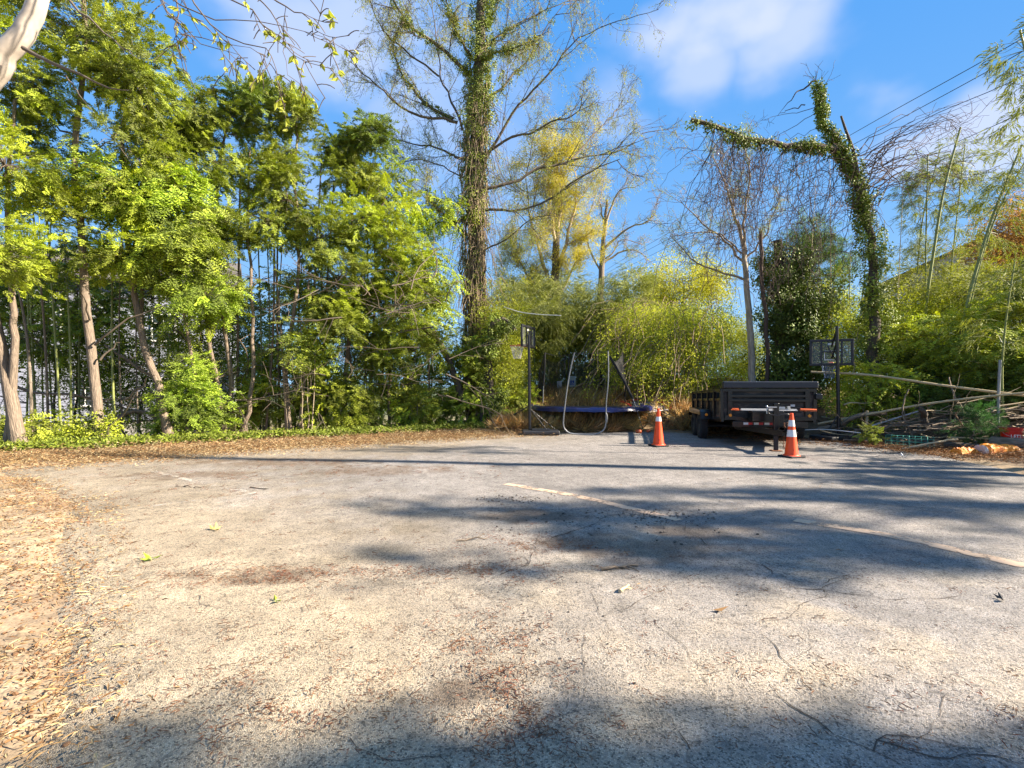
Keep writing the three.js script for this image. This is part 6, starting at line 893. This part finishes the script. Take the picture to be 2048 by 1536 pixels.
// ================================================================ litter: leaves, needles, chips, twigs
{
  srand(3131);
  const put = (name, label, cat, n, kind, mat, fn, k = 0) => { const lv = new Leaves(); for (let i = 0; i < n; i++) { const q = fn(i); if (!q) continue; const [x, z, s, c, dy] = q, sd = lotDist(x, z), near = sstep(14, 6, Math.hypot(x + 4, z + 4)), n1 = fbm(x * 0.45, z * 0.45, 1.1), n2a = fbm(x * 1.9, z * 1.9, 5.2), n2 = fbm(x * 2.6, z * 2.6, 25), n3 = fbm(x * 11, z * 11, 29, 3), ya = n1 * 0.015 + n2a * 0.004, yg = terrain(x, z, sd) + near * (sd > 0 ? (Math.max(0, n2) * 0.06 + n3 * 0.045) * sstep(0, 0.5, sd) : 0); const y = sd < 0 ? ya : Math.max(yg, sd < 0.5 ? ya - 0.10 * sstep(-0.05, 0.45, sd + n2a * 0.35) : -9); const u = V(gauss() * 0.22, 1, gauss() * 0.22); lv.put(V(x, y + (dy ?? 0.004), z), u, s, c, 6); } tag(lv.build(name, kind, mat, null, k), label, cat, null, 'stuff'); };
  const straw = () => { const t = rnd(), h = rr(0.6, 1.35); return t < 0.3 ? [h * 1.3, h * 1.28, h * 1.2] : t < 0.65 ? [h * 0.9, h * 0.72, h * 0.55] : [h * 0.55, h * 0.36, h * 0.25]; };
  const edgeL = (px, py) => { const p = G(px, py); return [p.x, p.z]; };
  put('leaf_litter', 'pale dry bamboo leaves and chips strewn over the dirt at left', 'leaf litter', 2700, 'flakes', M.litter, () => { const z = -rr(1.9, 8.5), e = z > -2.3 ? -1.55 : z > -6.8 ? mix(-1.6, -5.1, (-z - 2.3) / 4.5) : -5.1 + (z + 6.8) * 1.4, x = e + 0.05 - Math.abs(gauss()) * 1.3; if (x > e - 0.3 && rnd() < 0.5) return null; if (fbm(x * 1.6, z * 1.6, 8) < -0.05 + 0.5 * rnd() - 0.25) return null; return [x, z, rr(0.5, 1.2), straw()]; });
  put('leaf_litter', 'straw and leaf litter along the foot of the left tree row', 'leaf litter', 9000, 'flakes', M.litter, () => { const t = rnd(), p = V().lerpVectors(V(-11, 0, -9.4), V(0.4, 0, -16.8), t), w = gauss() * 0.8 - 0.15; const x = p.x + w * 0.54, z = p.z + w * 0.84; if (lotDist(x, z) < -1.6) return null; return [x, z, rr(0.8, 1.6), straw()]; }, 1);
  put('needle_litter', 'patches of rusty brown needles scattered over the asphalt', 'needle litter', 1100, 'needleBit', M.needleRust, () => { const c = [[-2.3, -9.2, 1.3, 0.4], [-4.4, -10.2, 2.0, 0.5], [-5.3, -8.6, 1.3, 0.4], [-4.4, -7.2, 1.0, 0.4], [-2.0, -4.1, 0.5, 0.13], [0.2, -4.9, 0.35, 0.25], [0.05, -2.25, 0.16, 0.22], [-0.1, -3.0, 0.25, 0.3], [-1.1, -2.5, 0.4, 0.25], [0.5, -3.6, 1.6, 0.8], [-3.4, -5.2, 1.2, 1.0], [-2.2, -3.2, 0.8, 0.9], [1.9, -2.6, 0.8, 0.4], [-0.6, -4.2, 0.5, 0.1]][Math.floor(rnd() * 14)]; const x = c[0] + gauss() * c[2], z = c[1] + gauss() * c[3]; const h = rr(0.6, 1.4); return z > -1.6 ? null : [x, z, rr(0.7, 1.3), [h, h * rr(0.7, 1), h * 0.8], 0.003]; });
  put('soil_clods', 'brown soil crumbs and bark bits on the dirt at left', 'soil', 6500, 'chip', M.clod, () => { const z = -rr(1.9, 8.5), e = z > -2.3 ? -1.7 : z > -6.8 ? mix(-1.75, -5.3, (-z - 2.3) / 4.5) : -5.3 + (z + 6.8) * 1.4, x = e - 0.1 - Math.abs(gauss()) * 1.2; if (fbm(x * 1.3, z * 1.3, 14) < rr(-0.25, 0.12)) return null; const h = rr(0.4, 1.5); return [x, z, rr(0.15, 1) ** 3 * 0.75 + 0.1, [h, h * 0.8, h * 0.65], 0.003]; });
  put('stone_chips', 'loose dark asphalt chips at the broken patches', 'gravel', 420, 'chip', M.chip, (i) => { const c = [[0.1, -6.9, 0.3, 0.13], [1.75, -5.9, 0.24, 0.16], [1.4, -6.1, 0.4, 0.12], [0.9, -5.5, 0.8, 0.3], [0.5, -3.5, 2.2, 1.2]][i % 5]; const h = rr(0.5, 1.6); return [c[0] + gauss() * c[2], c[1] + gauss() * c[3], i % 5 === 4 ? rr(0.2, 0.5) : rr(0.3, 1.0) ** 1.5, [h, h * 0.9, h * 0.8], 0.004]; });
  put('ground_ivy', 'low green ivy and weeds along the edge under the left trees', 'ground cover', 1700, 'cover', M.ivy, () => { const t = rnd(), p = V().lerpVectors(V(-12.6, 0, -10.4), V(0.2, 0, -17.7), t), w = Math.abs(gauss()) * 0.55; const x = p.x - w * 0.54 + gauss() * 0.12, z = p.z - w * 0.84; const h = rr(0.7, 1.3); return [x, z, rr(0.5, 1.05), [h * 1.15, h * 1.05, h * 0.8], rr(0.02, 0.08)]; });
  put('leaf_litter', 'brown leaves and bits on the ground in front of the brush pile', 'leaf litter', 3200, 'flakes', M.litterBrown, () => { const t = rnd(), p = V().lerpVectors(V(5.6, 0, -16), V(9.9, 0, -10), t), w = gauss() * 0.7 + 0.5; const x = p.x + w * 0.82, z = p.z - w * 0.3 ; if (lotDist(x, z) < -0.3 && rnd() < 0.75) return null; return [x, z, rr(0.6, 1.3), straw()]; }, 2);
  put('leaf_litter', 'single dry leaves and bits lying about on the open asphalt', 'leaf litter', 360, 'flakes', M.litterBrown, () => { const x = rr(-5, 8), z = -rr(1.8, 14); return lotDist(x, z) > -0.1 ? null : [x, z, rr(0.25, 0.6), straw()]; }, 3);
}
// single things on the asphalt
const stick = (name, label, cat, a, b, r, m, lift = 0.012) => { const p = G(...a), q = G(...b), mb = new MB(p); p.y = q.y = lift; const s = arc(p, q, 0.02, 6, 0.03); mb.o = p; mb.tube(s, [r, r * 0.6], 7); for (let k = 0; k < 2; k++) grow(mb, s[2 + k * 2], V().subVectors(q, p).normalize().add(V(gauss() * 0.5, 0.05, gauss() * 0.5)), 0.12, r * 0.5, 0, {}); const o = mb.build(name, m); o.position.copy(p); tag(o, label, cat); };
srand(71);
stick('fallen_twig', 'knobbly brown twig lying in the middle shadow', 'twig', [912, 1083], [975, 1078], 0.008, M.deadwood);
stick('fallen_twig', 'thick broken bark strip with pale chips right of the centre', 'twig', [1202, 1141], [1275, 1134], 0.016, M.deadwood);
stick('fallen_twig', 'short tan bark piece below the bark strip', 'twig', [1240, 1186], [1258, 1174], 0.014, M.caneWood);
stick('fallen_twig', 'dark forked twig right of the white corner line', 'twig', [500, 976], [532, 980], 0.008, M.barkDark);
stick('fallen_twig', 'brown stick lying above the white corner line', 'twig', [352, 973], [402, 977], 0.01, M.deadwood);
for (const [label, px, py, c, s, name, cat] of [['curled brown leaf lying on the sunlit asphalt right of centre', 1437, 1223, M.leafBrown, 1.5, 'dry_leaf', 'leaf'], ['yellow green fallen leaf cluster on the dusty asphalt at left', 303, 1119, M.shrub, 1.2, 'fallen_leaf', 'leaf'], ['small bright green sprig on the asphalt left of centre', 551, 1204, M.shrub, 0.8, 'fallen_leaf', 'leaf'], ['dark curled leaf on the asphalt near the right edge', 2005, 1200, M.blackMatte, 0.8, 'dry_leaf', 'leaf'], ['white scrap of paper on the asphalt near the orange bag', 1807, 914, M.white, 1.3, 'paper_scrap', 'litter'], ['yellowish dead leaf at the left dirt edge', 428, 1061, M.litterLeaf, 1.2, 'dry_leaf', 'leaf']]) {
  const p = G(px, py), m = new MB(); m.col = [1, 1, 1]; for (let k = 0; k < (s === 1.5 ? 1 : 4); k++) { const d = s === 1.5 ? V(1, 0.12, 0.05) : V(gauss(), 0.15, gauss()).normalize(); leaf(m, V(-0.04 * (s === 1.5), 0.012, 0), d.normalize(), V(-d.z, 0.3, d.x).normalize(), 0.075 * s, 0.035 * s, [1, 1, 1], 0.2); } const o = m.build(name, c); o.position.copy(p); tag(o, label, cat);
}
{ // spiky plant cut by the left edge
  srand(51); const p = V(-6.55, 0.03, -6.5), m = new MB(p); m.col = [1, 1, 1]; for (let k = 0; k < 26; k++) { const a = rr(0, 6.28), e = rr(0.15, 1.1), L = rr(0.35, 0.6); let q = p.clone(), d = V(Math.cos(a) * Math.cos(e), Math.sin(e), Math.sin(a) * Math.cos(e)); let w = 0.018; const s = V(-Math.sin(a), 0, Math.cos(a)); m.col = tone(0.25, 0.3); for (let j = 0; j < 5; j++) { const b = q.clone().addScaledVector(d, L / 5), w2 = w * (j === 4 ? 0.05 : 0.85); m.tri(q.clone().addScaledVector(s, w), q.clone().addScaledVector(s, -w), b.clone().addScaledVector(s, -w2)).tri(q.clone().addScaledVector(s, w), b.clone().addScaledVector(s, -w2), b.clone().addScaledVector(s, w2)); q = b; w = w2; d = d.clone(); d.y -= 0.16; d.normalize(); } } const o = m.build('spiky_plant', M.blade); o.position.copy(p); tag(o, 'clump of spiky green leaves cut by the left frame edge', 'plant');
}
renderer.render(scene, camera);
